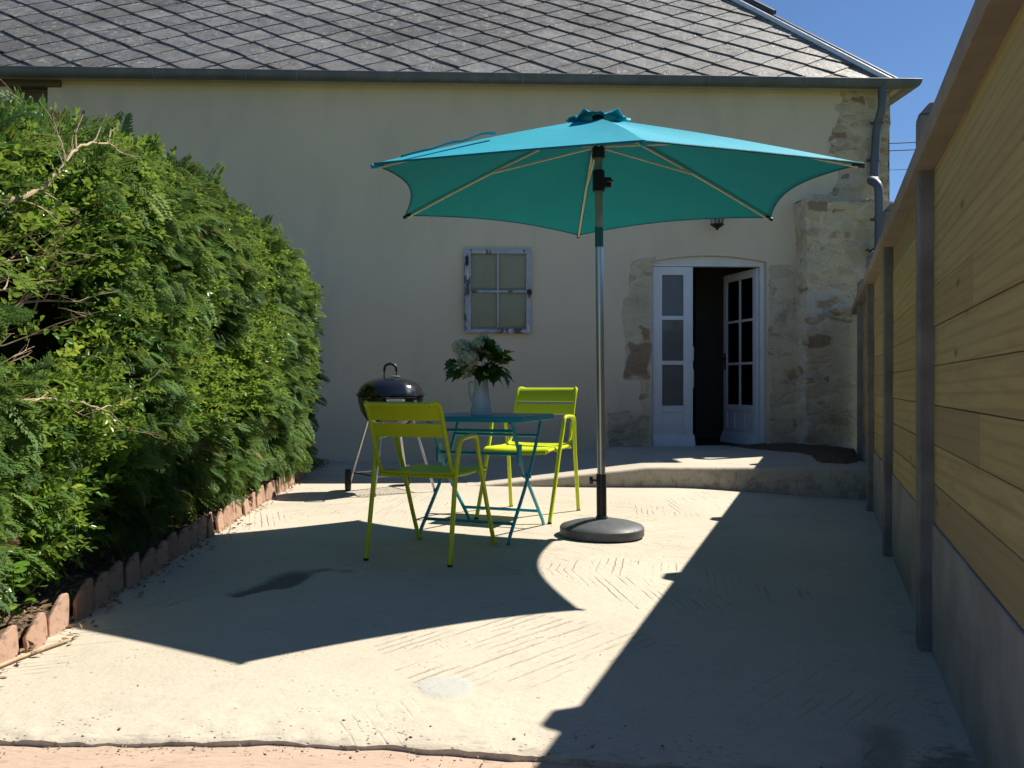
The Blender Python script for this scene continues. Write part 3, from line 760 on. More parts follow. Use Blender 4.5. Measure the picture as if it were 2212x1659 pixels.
# French door: narrow leaf shut, wide leaf swung into the room
DY = .10
fr_ = MB()
fr_.box(dx0, dx0+.025, DY-.03, DY+.05, zb+.005, zs-.01); fr_.box(dx1-.055, dx1-.002, DY-.03, DY+.05, zb+.005, zs-.01)
fr_.box(dx0+.025, dx1-.055, DY-.03, DY+.05, zs-.045, zs-.012)
for a, b in zip(ax[:-1], ax[1:]):      # arched head of the frame
    fr_.add([(a,DY-.028,zs-.012),(b,DY-.028,zs-.012),(b,DY-.028,arch(b)),(a,DY-.028,arch(a)),(a,DY+.05,zs-.012),(b,DY+.05,zs-.012),(b,DY+.05,arch(b)),(a,DY+.05,arch(a))], [(0,1,2,3),(5,4,7,6),(0,4,5,1)])
fr_.build('door_frame', mat['white'], house, bevel=.004)
def door_leaf(w, h, cols, name):
    """leaf in its own frame: hinge at x=0, x to the free edge, front is -y"""
    e = empty(name); e.parent = house
    st = MB(); sw, tr_, br = .085 if cols == 2 else .115, .10, .10
    zp0, zp1 = .50, h-tr_           # glazed zone
    st.box(0, sw, -.02, .02, 0, h); st.box(w-sw, w, -.02, .02, 0, h)
    st.box(sw, w-sw, -.02, .02, h-tr_, h); st.box(sw, w-sw, -.02, .02, .02, .20); st.box(sw, w-sw, -.02, .02, .42, .50)
    bar = .05 if cols == 1 else .032
    hz = (zp1-zp0-2*bar)/3
    for i in (1, 2): st.box(sw, w-sw, -.018, .018, zp0+i*hz+(i-1)*bar, zp0+i*(hz+bar))
    if cols == 2:
        for i in range(3):
            za = zp0+i*(hz+bar); st.box(w/2-.016, w/2+.016, -.017, .017, za, za+hz)
    st.build('leaf_frame', mat['white'], e, bevel=.004)
    pn = MB()
    if cols == 1: pn.box(sw, w-sw, -.008, .008, .20, .42); pn.box(sw+.02, w-sw-.02, -.014, -.0085, .225, .40)
    else:
        pn.box(sw, w-sw, -.006, .006, .20, .42)
        for xx in (w*.36, w*.66): pn.box(xx, xx+.018, -.016, -.0065, .20, .42)
    pn.build('door_panel', mat['white'], e, bevel=.003)
    wb = MB()     # weather bar
    pr = [(-.021,.15),(-.03,.12),(-.06,.05),(-.065,.0),(-.021,.0)]
    wb.add([(x, y, z) for x in (-.005, w+.02) for (y, z) in pr], [(0,1,2,3,4),(9,8,7,6,5)]+[(i,5+i,5+(i+1) % 5,(i+1) % 5) for i in range(5)])
    wb.build('weather_bar', mat['white'], e, bevel=.003)
    for i in range(3):
        za = zp0+i*(hz+bar)
        for c_ in range(cols):
            xa = sw if c_ == 0 else w/2+.016; xb = w-sw if c_ == cols-1 else w/2-.016
            g_ = MB(); g_.box(xa, xb, -.003, .003, za, za+hz); g_.build('pane', mat['filmglass' if cols == 1 else 'glass'], e, smooth=False)
    hd = MB(); hx = w-.045
    if cols == 2:
        hd.box(hx-.018, hx+.018, -.027, -.0205, .95, 1.17); hd.tube([(hx,-.027,1.10),(hx,-.065,1.10),(hx-.02,-.07,1.10),(hx-.12,-.07,1.095)], .009, 8)
        hd.box(w-.012, w+.014, -.012, .012, .80, 1.30)
    else: hd.box(w+.001, w+.016, -.014, .014, .72, .95); hd.box(w+.001, w+.016, -.014, .014, 1.05, 1.22)
    hd.build('door_lock', mat['black'] if cols == 2 else mat['alu'], e)
    return e
hgt_ = zs-.05-zb-.012
lw_ = HL(1496, 700, DY)[0]-dx0-.03
l1 = door_leaf(lw_, hgt_, 1, 'fixed_door_leaf'); l1.location = (dx0+.028, DY-.005, zb+.012)
l2 = door_leaf(.80, hgt_, 2, 'open_door_leaf')
l2.location = (dx1-.06, DY+.05, zb+.012); l2.rotation_euler = (0, 0, R(180-77)); 
for ch in l2.children: ch.scale = (1, -1, 1)      # hung on the other side
l2['label'] = 'wider door leaf swung open into the room'

# ------------------------------------------------------------------ things on the wall
def to_world(x, y, z): return (cH*x - sH*y, 10.02 + sH*x + cH*y, z)
ox0, oz0 = HL(1004, 720, -.03); ox1, oz1 = HL(1147, 540, -.03)
ow = tag(empty('old_window', to_world((ox0+ox1)/2, -.012, oz0), HT), 'old four-pane window sash with peeling grey paint hung on the house wall as decoration', 'window sash')
w2, hh = (ox1-ox0)/2, oz1-oz0
m = MB()
m.box(-w2, -w2+.075, -.045, 0, 0, hh); m.box(w2-.06, w2, -.045, 0, 0, hh)
m.box(-w2+.075, w2-.06, -.043, -.002, 0, .055); m.box(-w2+.075, w2-.06, -.043, -.002, hh-.05, hh)
m.box(-w2-.01, -w2+.022, -.055, -.046, .16, hh-.02); m.box(-w2+.05, w2-.05, -.056, -.0445, .012, .045)
m.build('sash_frame', mat['peeling'], ow, bevel=.004)
m = MB(); m.box(-.012, .012, -.038, -.008, .055, hh-.05); m.box(-w2+.075, w2-.06, -.040, -.006, hh*.50-.014, hh*.50+.014)
m.build('glazing_bar', mat['peeling'], ow, bevel=.003)
for (xa, xb) in ((-w2+.075, -.012), (.012, w2-.06)):
    for (za, zc) in ((.055, hh*.5-.014), (hh*.5+.014, hh-.05)):
        m = MB(); m.box(xa, xb, -.020, -.016, za, zc); m.build('pane', mat['oldglass'], ow, smooth=False)
m = MB(); m.box(-w2+.008, -w2+.045, -.064, -.0555, hh-.19, hh-.09); m.tube([(-w2+.026,-.068,hh-.20),(-w2+.026,-.068,hh-.08)], .010, 8)
m.build('hinge', mat['rust'], ow)
m = MB(); m.lathe([(.0,-.028),(.026,-.028),(.03,0),(.026,.028),(.0,.028)], 12, (w2-.02,-.062,hh*.5-.01)); m.tube([(w2-.02,-.06,hh*.5-.04),(w2-.02,-.05,hh*.5-.075)], .008, 8)
m.build('catch', mat['rust'], ow)

lx, lz = HL(1549, 497, -.2)
la = tag(empty('wall_lantern', to_world(lx, -.20, lz), HT), 'small black wall lantern with glass sides beneath the parasol edge, above the door', 'lantern')
m = MB()
m.lathe([(.0,.0),(.012,.0),(.02,.02),(.07,.05),(.085,.06),(.085,.072),(.07,.075),(.0,.075)], 6)
m.lathe([(.0,.33),(.03,.325),(.12,.265),(.118,.255),(.10,.255),(.0,.258)], 6)
m.lathe([(.0,.36),(.018,.355),(.02,.34),(.01,.325),(.0,.32)], 10)
for k in range(6):
    a = 2*PI*k/6; m.tube([(.068*math.cos(a),.068*math.sin(a),.07),(.098*math.cos(a),.098*math.sin(a),.26)], .005, 6)
m.build('lantern_body', mat['black'], la, angle=25)
m = MB(); m.lathe([(.062,.076),(.09,.252)], 6); m.build('lantern_glass', mat['lampglass'], la, smooth=False)
m = MB(); m.tube(smooth_path([(0,0,.355),(0,.03,.42),(0,.11,.46),(0,.175,.40)], 5), .009, 8); m.lathe([(.0,0),(.055,0),(.055,.012),(.0,.02)], 16, (0,0,0))
for i in range(len(m.v)-64, len(m.v)): p = m.v[i]; m.v[i] = (p[0], .197-p[2], .40+p[1])
m.build('lantern_bracket', mat['black'], la)

# ------------------------------------------------------------------ fence
fence = tag(empty('garden_fence', (FA, 0, 0), FANG), 'tall fence of yellowish timber boards between grey concrete posts, along the right side', 'fence')
posts = [-2.30, -.39, 1.52, 3.43, 5.32, 7.23, 9.12]
PZ = 2.015
def post_mb(s):
    m = MB(); x0, x1, y0, y1 = 0, .12, s-.005, s+.115; b = .018
    m.box(x0, x1, y0, y1, -.35, PZ-.05)
    m.add([(x0,y0,PZ-.05),(x1,y0,PZ-.05),(x1,y1,PZ-.05),(x0,y1,PZ-.05),(x0+.04,y0+.02,PZ),(x1-.03,y0+.02,PZ),(x1-.03,y1-.02,PZ),(x0+.04,y1-.02,PZ)], [(0,1,5,4),(1,2,6,5),(2,3,7,6),(3,0,4,7),(4,5,6,7)])
    return m
for s_ in posts: post_mb(s_).build('post', mat['post'], fence, bevel=.008)
rr = random.Random(3)
ends = posts + [10.35]
for s0, s1 in zip(ends[:-1], ends[1:]):
    y0, y1 = s0+.10, s1+.010
    m = MB(); z = .392
    while z < 1.74:
        zt = min(z+.1495, 1.765)
        dx = rr.uniform(-.003, .003); sk = rr.uniform(-.002, .002)
        cuts = [y0, y1] if rr.random() < .8 else [y0, y0+(y1-y0)*rr.uniform(.3,.7), y1]
        for a, b in zip(cuts[:-1], cuts[1:]):
            m.box(.052+dx, .082+dx, a, b-.002, z+.0012, zt-.0002, tone=rr.random())
        z += .1505
    m.box(.064, .070, y0, y1-.004, .395, 1.76, tone=0)  # thin backing sheet added inside to stop sun leaking between boards
    m.build('board_panel', mat['wood'], fence, bevel=.0025)
    m = MB(); m.box(.045, .095, y0-.004, y1+.004, -.35, .390); m.build('plinth', mat['plinth'], fence, bevel=.006)
    m = MB(); pr = [(-.020,1.745),(.11,1.745),(.11,1.80),(.075,1.832),(.0,1.832),(-.020,1.812)]; n_ = len(pr)
    m.tone = rr.random()
    ya, yb = s0+.062, s1+.056
    m.add([(x, ya, z) for x, z in pr]+[(x, yb, z) for x, z in pr], [tuple(range(n_)), tuple(range(2*n_-1, n_-1, -1))]+[(i, n_+i, n_+(i+1) % n_, (i+1) % n_) for i in range(n_)])
    m.build('cap_rail', mat['cap'], fence, bevel=.005)

# ------------------------------------------------------------------ parasol
PX, PY = .552, 5.12
par = tag(empty('parasol', (PX, PY, 0)), 'large turquoise garden parasol open on a grey pole with a round weighted base', 'parasol')
m = MB(); m.lathe([(.0,.010),(.250,.0),(.258,.006),(.258,.050),(.250,.060),(.20,.076),(.12,.092),(.05,.099),(.036,.10),(.036,.115),(.0,.115)], 64)
m.build('base', mat['baserubber'], par, angle=35)
LEAN = -.0090
SQ = .968
def zq(z): return z if z < .92 else .92+(z-.92)*SQ
def pp(z, x=0, y=0): return (x + LEAN*z, y, zq(z))
m = MB(); m.tube([pp(.10), pp(.375)], .031, 20); sl = m.build('base_tube', mat['black'], par)
m = MB(); m.tube([(-.028,0,.335),(-.055,0,.335)], .007, 8); m.lathe([(.0,-.012),(.022,-.010),(.024,.0),(.022,.010),(.0,.012)], 14)
nn = 14*5
for i in range(len(m.v)-nn, len(m.v)): p = m.v[i]; m.v[i] = (-.066+p[2], p[1], .335+p[0])
m.build('clamp_knob', mat['black'], sl)
m = MB(); m.tube([pp(.36), pp(1.80)], .0245, 20); m.tube([pp(2.02), pp(2.20)], .0225, 20); m.build('pole', mat['alu'], par)
m = MB(); m.tube([pp(1.795), pp(1.92)], .0258, 20); m.build('pole_sleeve', M_simple('turquoise sleeve', (.01,.15,.18), None, 10, .5), par)
m = MB(); m.tube([pp(1.92), pp(2.63)], .0235, 18); m.build('upper_pole', M_simple('dull grey pole', (.38,.375,.35), (.30,.295,.28), 6, .45, .4, .04, 60), par)
m = MB(); m.tube([pp(2.15), pp(2.28)], .037, 18); m.box(LEAN*2.2+.03, LEAN*2.2+.075, -.02, .02, zq(2.175), zq(2.235)); m.tube([(.03,-.02,zq(2.205)),(.03,-.045,zq(2.205)),(.065,-.05,zq(2.205))], .007, 8)
m.build('crank', mat['black'], par)
m = MB(); m.tube([pp(2.36), pp(2.47)], .040, 18); m.build('runner', mat['black'], par)
m = MB(); m.tube([pp(2.56), pp(2.625)], .036, 18); m.build('crown_hub', mat['black'], par)
# canopy: six panels, ribs rise to the crown
RC, ZC = 1.486, zq(2.615)
tipz = [2.15, 2.15, 2.115, 2.02, 2.13, 2.145]     # far, far-left, near-left, near, near-right, far-right
tips = []
for k in range(6):
    a = PI/2 + 2*PI*k/6 + R(1.0)
    tips.append((RC*math.cos(a), RC*math.sin(a), zq(tipz[k])))
cx0 = LEAN*2.6
NR_, NS = 26, 22
def rib_pt(k, t):
    x, y, z = tips[k % 6]
    bow = .014*math.sin(PI*t)
    return np.array([cx0+(x-cx0)*t, y*t, ZC+(z-ZC)*t + bow])
Vc = []; idx = {}
Fc = []
for k in range(6):
    for i in range(NR_+1):
        t = .075 + .925*i/NR_
        a = rib_pt(k, t); b = rib_pt(k+1, t)
        for j in range(NS+1):
            u = j/NS
            p = a*(1-u)+b*u
            e = 4*u*(1-u)
            # cloth pulled tight: the free edge is scalloped inwards, the panel sags a little
            pull = (.06, .085, .035, .03, .085, .06)[k]*(t**2.2)*e
            c_ = np.array([cx0, 0, 0])
            p[:2] = p[:2] - (p[:2]-c_[:2])*pull
            p[2] = p[2] + (ZC-p[2])*pull*.95 - .030*e*math.sin(PI*min(1, t))
            Vc.append(p)
    base = k*(NR_+1)*(NS+1)
    for i in range(NR_):
        for j in range(NS):
            q = base+i*(NS+1)+j; Fc.append((q, q+NS+1, q+NS+2, q+1))
can = npmesh('canopy', np.array(Vc), np.array(Fc), mat['fabric'], par, {'tone': np.zeros(len(Vc))}, smooth=True)
bm_ = bmesh.new(); bm_.from_mesh(can.data); bmesh.ops.remove_doubles(bm_, verts=bm_.verts, dist=.002); bm_.to_mesh(can.data); bm_.free(); can.data.shade_smooth()
can.data.set_sharp_from_angle(angle=R(14))
so = can.modifiers.new('cloth', 'SOLIDIFY'); so.thickness = .003; so.offset = 0
hm = MB()
for k in range(6):
    base = k*(NR_+1)*(NS+1) + NR_*(NS+1)
    hm.tube([tuple(Vc[base+j]) for j in range(NS+1)], .0055, 6)
hm.build('hem', M_simple('turquoise hem', (.002,.16,.22), None, 8, .8), can)
# small vent flap on the crown with a ruffled rim
Vv = []; Fv = []
n1, n2 = 8, 96
for i in range(n1+1):
    t = i/n1
    for j in range(n2):
        a = 2*PI*j/n2
        hexr = .175/ max(math.cos(((a-PI/2+PI/6) % (PI/3))-PI/6), .8)
        r_ = hexr*t
        z = ZC+.014 - .034*t**1.3 + t*t*(.009*math.sin(6*a+1.0)+.008*math.sin(11*a+.5)+.005*math.sin(23*a))
        Vv.append((cx0+r_*math.cos(a), r_*math.sin(a), z))
for i in range(n1):
    for j in range(n2):
        a = i*n2+j; b = i*n2+(j+1) % n2; Fv.append((a, b, b+n2, a+n2))
ve = npmesh('canopy_vent', np.array(Vv), np.array(Fv), mat['fabric'], can, {'tone': np.zeros(len(Vv))}, smooth=True)
so = ve.modifiers.new('cloth', 'SOLIDIFY'); so.thickness = .004
# tie strap lying on the near left panel
a, b = rib_pt(2, .55), rib_pt(2, .98)
pts_ = []
for i in range(14):
    u = i/13; p = a*(1-u)+b*u; d_ = .03*(1-u)
    n_ = rib_pt(3, .55+.43*u); p = p*(1-.10)+n_*.10
    pts_.append((p[0], p[1], p[2] + .012+.022*abs(math.sin(u*9))*(1-u)+.01))
rows = [[(x-.004*j, y-.018+.018*j, z+.004*(j % 2)) for j in range(3)] for (x, y, z) in pts_]
m = MB(); m.sheet(rows, .003); m.build('tie_strap', mat['fabric'], can)
for k in range(6):
    m = MB(); m.tube([tuple(rib_pt(k, t)-np.array([0,0,.022])) for t in np.linspace(.03, .985, 14)], .0085, 8)
    rb = m.build('rib', mat['rib'], par)
    q = rib_pt(k, .50)-np.array([0,0,.03])
    m = MB(); m.tube([(cx0+.035*math.cos(PI/2+PI/3*k), .035*math.sin(PI/2+PI/3*k), zq(2.43)), tuple(q)], .0068, 8); m.build('strut', mat['rib'], rb)
    e_ = rib_pt(k, 1.0); e0 = rib_pt(k, .965)
    m = MB(); m.tube([tuple(e0-np.array([0,0,.02])), tuple(e_+(e_-e0)*.25-np.array([0,0,.010]))], [.010, .013], 10); m.build('rib_pocket', mat['fabric'] if k in (2, 3) else mat['black'], rb)

# ------------------------------------------------------------------ folding table
TX, TY, TZ = -.167, 5.24, .735
tab = tag(empty('garden_table', (TX, TY, 0), FANG), 'square turquoise folding metal table carrying the jug of flowers', 'table')
m = MB()
hw, cc = .355, .05
oct_ = [(-hw+cc,-hw),(hw-cc,-hw),(hw,-hw+cc),(hw,hw-cc),(hw-cc,hw),(-hw+cc,hw),(-hw,hw-cc),(-hw,-hw+cc)]
def rim(sc, z): return [(x*sc, y*sc, z) for x, y in oct_]
m.add(rim(.985, TZ)+rim(1.0, TZ-.006)+rim(1.0, TZ-.032)+rim(.985, TZ-.032)+rim(.985, TZ-.006),
      [tuple(range(8))]+[(a*8+i, (a+1)*8+i, (a+1)*8+(i+1) % 8, a*8+(i+1) % 8) for a in range(4) for i in range(8)]+[tuple(range(39, 31, -1))])
m.build('tabletop', mat['teal'], tab, bevel=.002, angle=30)
for sx in (-1, 1):
    for sy, ins in ((-1, .0), (1, .022)):
        x = sx*(.288-ins)
        pth = smooth_path([(x, sy*.365, .0), (x, sy*.325, .05), (x, sy*.23, .14), (x, sy*.02, .345), (x, -sy*.13, .535), (x, -sy*.245, .715)], 5)
        m = MB(); m.tube(pth, .0155, 10, sx=.6); m.build('leg', mat['teal'], tab)
for (y, z, ins) in ((-.265,.105,0), (.265,.105,.022), (-.19,.645,.022), (.17,.60,.0), (-.10,.50,.022)):
    m = MB(); m.tube([(-.288+ins, y, z), (.288-ins, y, z)], .010, 8); m.build('crossbar', mat['teal'], tab)
for sx in (-1, 1):
    m = MB(); m.tube([(sx*.25, .005, .355), (sx*.30, .005, .355)], .010, 10); m.build('pivot', mat['teal'], tab)
    m = MB(); m.box(sx*.268-.007, sx*.268+.007, -.145, -.085, .44, .56); m.build('hinge', mat['teal'], tab, bevel=.003)
    for (x, y0) in ((.266, -.275), (.288, .215)):
        m = MB(); m.box(sx*x-.014, sx*x+.014, y0, y0+.06, .690, .7025); m.build('bracket', mat['teal'], tab, bevel=.002)

# jug and bouquet
VX, VY = -.192, 5.19
jug = tag(empty('jug', (VX, VY, TZ)), 'white enamel jug on the turquoise table holding flowers', 'jug')
m = MB(); m.lathe([(.0,.002),(.066,.0),(.068,.008),(.062,.05),(.053,.11),(.045,.165),(.042,.205),(.047,.222),(.0445,.222),(.039,.205),(.042,.165),(.05,.11),(.058,.05),(.05,.012),(.0,.010)], 36)
m.build('jug_body', mat['ceramic'], jug, angle=50)
m = MB(); m.tube(smooth_path([(-.042,-.01,.20),(-.066,-.014,.205),(-.078,-.016,.18),(-.070,-.014,.13),(-.058,-.012,.075)], 6), .006, 8, sx=1.5); m.build('handle', mat['ceramic'], jug)
bq = tag(empty('bouquet', (VX, VY, TZ+.20)), 'bouquet of white snowball flowers and lobed green leaves standing in the jug', 'bouquet')
rr = random.Random(21)
m = MB()
for i in range(14):
    a = rr.uniform(0, 2*PI); r_ = rr.uniform(.04, .13); z = rr.uniform(.05, .2)
    m.tube(smooth_path([(rr.uniform(-.02,.02), rr.uniform(-.02,.02), -.12), (.3*r_*math.cos(a), .3*r_*math.sin(a), .03), (r_*math.cos(a), r_*math.sin(a), z)], 4), .0025, 6)
m.build('stem', mat['vleaf'], bq)
LOBE = [(0,0),(.10,.16),(.34,.20),(.26,.34),(.50,.50),(.30,.56),(.28,.70),(.12,.72),(0,1.0)]
def leaf_into(m, base, d, up, L, tone, fold=.18, droop=.25):
    d = d.normalized(); s_ = d.cross(up).normalized(); n_ = s_.cross(d).normalized()
    mids = []; ls = []; rs_ = []
    for (w, t) in LOBE:
        c = base + d*L*t - Vector((0,0,1))*droop*L*t*t
        mids.append(c); ls.append(c + s_*w*L + n_*fold*w*L); rs_.append(c - s_*w*L + n_*fold*w*L)
    k = len(LOBE)
    m.add(mids+ls+rs_, [(i, i+1, k+i+1, k+i) for i in range(k-1)]+[(i+1, i, 2*k+i, 2*k+i+1) for i in range(k-1)], tone)
m = MB()
for i in range(150):
    th = rr.uniform(0, 2*PI); ph = rr.uniform(-.55, 1.35)
    d = Vector((math.cos(th)*math.cos(ph), math.sin(th)*math.cos(ph), math.sin(ph)))
    if d.x < -.15 and d.y < .2 and d.z > .0 and rr.random() < .75: continue
    rad = rr.uniform(.05, .135); bx = Vector((.0+d.x*rad*1.2, d.y*rad, .115 + d.z*rad*.85))
    L = rr.uniform(.08, .125)
    leaf_into(m, bx, d + Vector((rr.gauss(0,.35), rr.gauss(0,.35), rr.gauss(-.05,.3))), Vector((rr.gauss(0,.4), rr.gauss(0,.4), 1)), L, rr.random()*.9)
m.build('foliage', mat['vleaf'], bq, smooth=False)
def petal_ball(c, rad, n_):
    m = MB()
    for i in range(n_):
        z = 1-2*(i+.5)/n_; a = i*2.39996; r_ = math.sqrt(1-z*z)
        d = Vector((r_*math.cos(a), r_*math.sin(a), z)); p = Vector(c)+d*rad*rr.uniform(.86, 1.08)
        up = Vector((0,0,1)) if abs(d.z) < .9 else Vector((1,0,0))
        s_ = d.cross(up).normalized(); q = d.cross(s_)
        R0 = rad*rr.uniform(.26, .38); spin = rr.uniform(0, 2*PI); tn = rr.uniform(.1, 1)
        for k in range(5):
            a1 = spin+2*PI*k/5
            e1 = s_*math.cos(a1)+q*math.sin(a1); e2 = s_*math.cos(a1+.5)+q*math.sin(a1+.5); e3 = s_*math.cos(a1-.5)+q*math.sin(a1-.5)
            m.add([p, p+e3*R0*.62+d*R0*.12, p+e1*R0+d*R0*.05, p+e2*R0*.62+d*R0*.12], [(0,1,2,3)], tn)
    m.lathe([(.0,-rad*.8),(rad*.55,-rad*.55),(rad*.8,0),(rad*.55,rad*.55),(.0,rad*.8)], 12, c, .1)
    m.build('flower_cluster', mat['petal'], bq, smooth=False)
for c, rad, n_ in (((-.115,-.05,.215),.058,50), ((-.075,-.11,.145),.062,54), ((-.02,-.09,.235),.042,36), ((.015,.02,.262),.045,36), ((-.085,-.06,.060),.036,28), ((.035,-.11,.060),.026,16), ((.09,.0,.20),.040,26), ((-.115,.03,.13),.04,26), ((.06,-.12,.10),.018,10)):
    petal_ball(c, rad, n_)

# ------------------------------------------------------------------ chairs
def make_chair():
    e = empty('garden_chair')
    m = MB()
    prof_ = smooth_path([(0,-.222,.462),(0,-.17,.448),(0,-.08,.444),(0,.02,.446),(0,.055,.440),(0,.09,.447),(0,.18,.456),(0,.25,.455),(0,.278,.440),(0,.283,.420)], 4)
    rows = []
    for p in prof_:
        w = .205 if p.y < .2 else .205 - .0*(p.y-.2)
        rows.append([(x, p.y, p.z - .006*(1-(x/.205)**2)) for x in np.linspace(-w, w, 9)])
    m.sheet(rows, .006); m.build('seat', mat['lime'], e, angle=50)
    def bp(t):      # backrest curve, t from seat (0) to the rolled top (1)
        pts = [(-.20,.455),(-.232,.495),(-.262,.56),(-.293,.635),(-.323,.71),(-.350,.775),(-.377,.818),(-.405,.832),(-.428,.822)]
        P_ = smooth_path([(0,a,b) for a, b in pts], 6); f = t*(len(P_)-1); i = min(int(f), len(P_)-2); return P_[i].lerp(P_[i+1], f-i)
    m = MB()
    for t0, t1 in ((.405, .522), (.552, 1.0)):
        rows = []
        for t in np.linspace(t0, t1, 14):
            p = bp(t); w = .200
            if t > .72: w = .200 - .040*max(0, (t-.72)/.28)**2
            rows.append([(x, p.y - .012*(1-(x/.2)**2), p.z) for x in np.linspace(-w, w, 11)])
        m.sheet(rows, .005)
    m.build('backrest', mat['lime'], e, angle=50)
    m = MB()
    for sx in (-1, 1):
        pts = [(sx*.206, .262, .440), (sx*.208, .15, .446), (sx*.208, -.05, .442), (sx*.208, -.17, .448)] + [(sx*(.208 - (.040*max(0,(t-.72)/.28)**2)), bp(t).y, bp(t).z) for t in np.linspace(.06, .985, 16)]
        m.tube(pts, .0105, 8)
    m.tube([(-.163, bp(.99).y, bp(.99).z), (.163, bp(.99).y, bp(.99).z)], .009, 8)
    m.tube([(-.208, .24, .436), (.208, .24, .436)], .009, 8); m.tube([(-.225, -.19, .44), (.225, -.19, .44)], .010, 8)
    m.build('back_frame', mat['lime'], e)
    for sx in (-1, 1):
        full = smooth_path([(sx*.240,-.320,.0),(sx*.238,-.288,.18),(sx*.236,-.245,.42),(sx*.240,-.218,.56),(sx*.243,-.205,.612),(sx*.245,-.180,.638),(sx*.246,-.12,.645),(sx*.246,-.04,.648),(sx*.246,.01,.643),(sx*.245,.035,.618),(sx*.243,.06,.55),(sx*.240,.13,.40),(sx*.240,.22,.20),(sx*.240,.318,.0)], 5)
        for nm, a, b in (('leg', 0, 20), ('armrest', 20, 46), ('leg', 46, len(full)-1)):
            m = MB(); sub = full[a:b+1]
            m.tube(sub, .0125, 10); o = m.build(nm, mat['lime'], e)
            if nm == 'leg':
                ft = sub[0] if a == 0 else sub[-1]
                m = MB(); m.lathe([(.0,-.002),(.0135,-.002),(.0135,.012),(.0,.012)], 10, (ft.x, ft.y, ft.z)); m.build('foot', mat['rubber'], o)
        m = MB(); m.tube([(sx*.206, .12, .444), (sx*.242, .12, .425)], .007, 8); m.build('seat_bracket', mat['lime'], e)
    return e
ch1 = make_chair()
ch1.location = (-.434, 4.60, 0); ch1.rotation_euler = (0, 0, -R(19.4))
tag(ch1, 'lime green metal armchair in front of the table, its back towards us', 'chair', 'lime green garden chairs at the table')
ch2 = copy_tree(ch1)
ch2.location = (.121, 5.917, 0); ch2.rotation_euler = (0, 0, PI-R(22)); ch2.scale = (1.11, 1.0, 1.08)
tag(ch2, 'lime green metal armchair beyond the table next to the parasol pole, facing us', 'chair', 'lime green garden chairs at the table')

# ------------------------------------------------------------------ kettle barbecue
BX, BY = -1.055, 7.25
bbq = tag(empty('barbecue', (BX, BY, 0)), 'black kettle barbecue on slim metal legs with two wheels, near the hedge end', 'barbecue')
ZR = .815
m = MB(); m.lathe([(.0,ZR-.27),(.06,ZR-.268),(.14,ZR-.245),(.21,ZR-.195),(.258,ZR-.12),(.280,ZR-.04),(.283,ZR),(.290,ZR+.004),(.286,ZR+.010),(.276,ZR+.004),(.27,ZR-.04),(.20,ZR-.18),(.0,ZR-.25)], 56)
bw = m.build('bowl', mat['enamel'], bbq, angle=50)
m = MB(); m.lathe([(.292,ZR+.012),(.300,ZR+.016),(.298,ZR+.026),(.284,ZR+.045),(.265,ZR+.085),(.225,ZR+.125),(.165,ZR+.155),(.09,ZR+.172),(.0,ZR+.177)], 56)
ld = m.build('lid', mat['enamel'], bbq, angle=50)
m = MB(); m.tube([(-.055,-.02,ZR+.17),(-.052,-.02,ZR+.235)], .006, 8); m.tube([(.055,-.02,ZR+.17),(.052,-.02,ZR+.235)], .006, 8)
m.tube(smooth_path([(-.053,-.02,ZR+.225),(-.045,-.02,ZR+.268),(-.015,-.02,ZR+.288),(.015,-.02,ZR+.288),(.045,-.02,ZR+.268),(.053,-.02,ZR+.225)], 4), .012, 10)
m.build('lid_handle', mat['black'], ld)
m = MB(); m.lathe([(.0,.0),(.045,.0),(.047,.006),(.03,.012),(.0,.013)], 20, (.04,-.02,ZR+.175)); m.build('lid_vent', mat['alu'], ld)
m = MB(); m.tube([(.02,-.30,ZR-.02),(.02,-.345,ZR-.02),(.16,-.325,ZR-.02),(.15,-.255,ZR-.02)], .008, 8); m.box(.03, .15, -.352, -.322, ZR-.032, ZR-.010, m=None); m.build('side_handle', mat['alu'], bw)
feet = [((-1.136-BX), (6.857-BY), 0), ((-.662-BX), (7.18-BY), 0), ((-1.43-BX), (7.27-BY), 1), ((-.967-BX), (7.68-BY), 1)]
for (fx, fy, wh) in feet:
    d = math.hypot(fx, fy); ux, uy = fx/d, fy/d
    zb_ = .095 if wh else .0
    m = MB(); m.tube([(ux*.20, uy*.20, ZR-.20), (fx*(.94 if wh else 1), fy*(.94 if wh else 1), zb_)], .0115, 10); lg = m.build('leg', mat['alu'], bbq)
    if wh:
        w = MB(); prw = [(.0,-.022),(.06,-.024),(.085,-.026),(.094,-.02),(.094,.02),(.085,.026),(.06,.024),(.0,.022)]
        w.lathe(prw, 32); ang = math.atan2(-uy, -ux)
        Mx = Matrix.Translation((fx, fy, .094)) @ Matrix.Rotation(R(10), 4, 'Z') @ Matrix.Rotation(PI/2, 4, 'Y')
        w.v = [tuple(Mx @ Vector(p)) for p in w.v]; wo_ = w.build('wheel', mat['rubber'], bbq, angle=35)
        w = MB(); w.lathe([(.0,-.028),(.025,-.030),(.045,-.0285),(.045,.0285),(.025,.030),(.0,.028)], 20); w.v = [tuple(Mx @ Vector(p)) for p in w.v]; w.build('hub_cap', M_simple('grey hub', (.25,.25,.25), None, 10, .6), wo_)
    else:
        m = MB(); m.tube([(fx*.985, fy*.985, .03), (fx, fy, -.001)], .014, 10); m.build('foot', mat['black'], lg)
m = MB()
cor = [(fx*.86, fy*.86, .155) for fx, fy, _ in feet]; order = [0, 1, 3, 2]
for a, b in zip(order, order[1:]+order[:1]): m.tube([cor[a], cor[b]], .008, 8)
A_, B_, D_, E_ = (Vector(cor[i]) for i in (0, 1, 3, 2))
for i in range(1, 16):
    t = i/16; m.tube([A_.lerp(B_, t), E_.lerp(D_, t)], .003, 5)
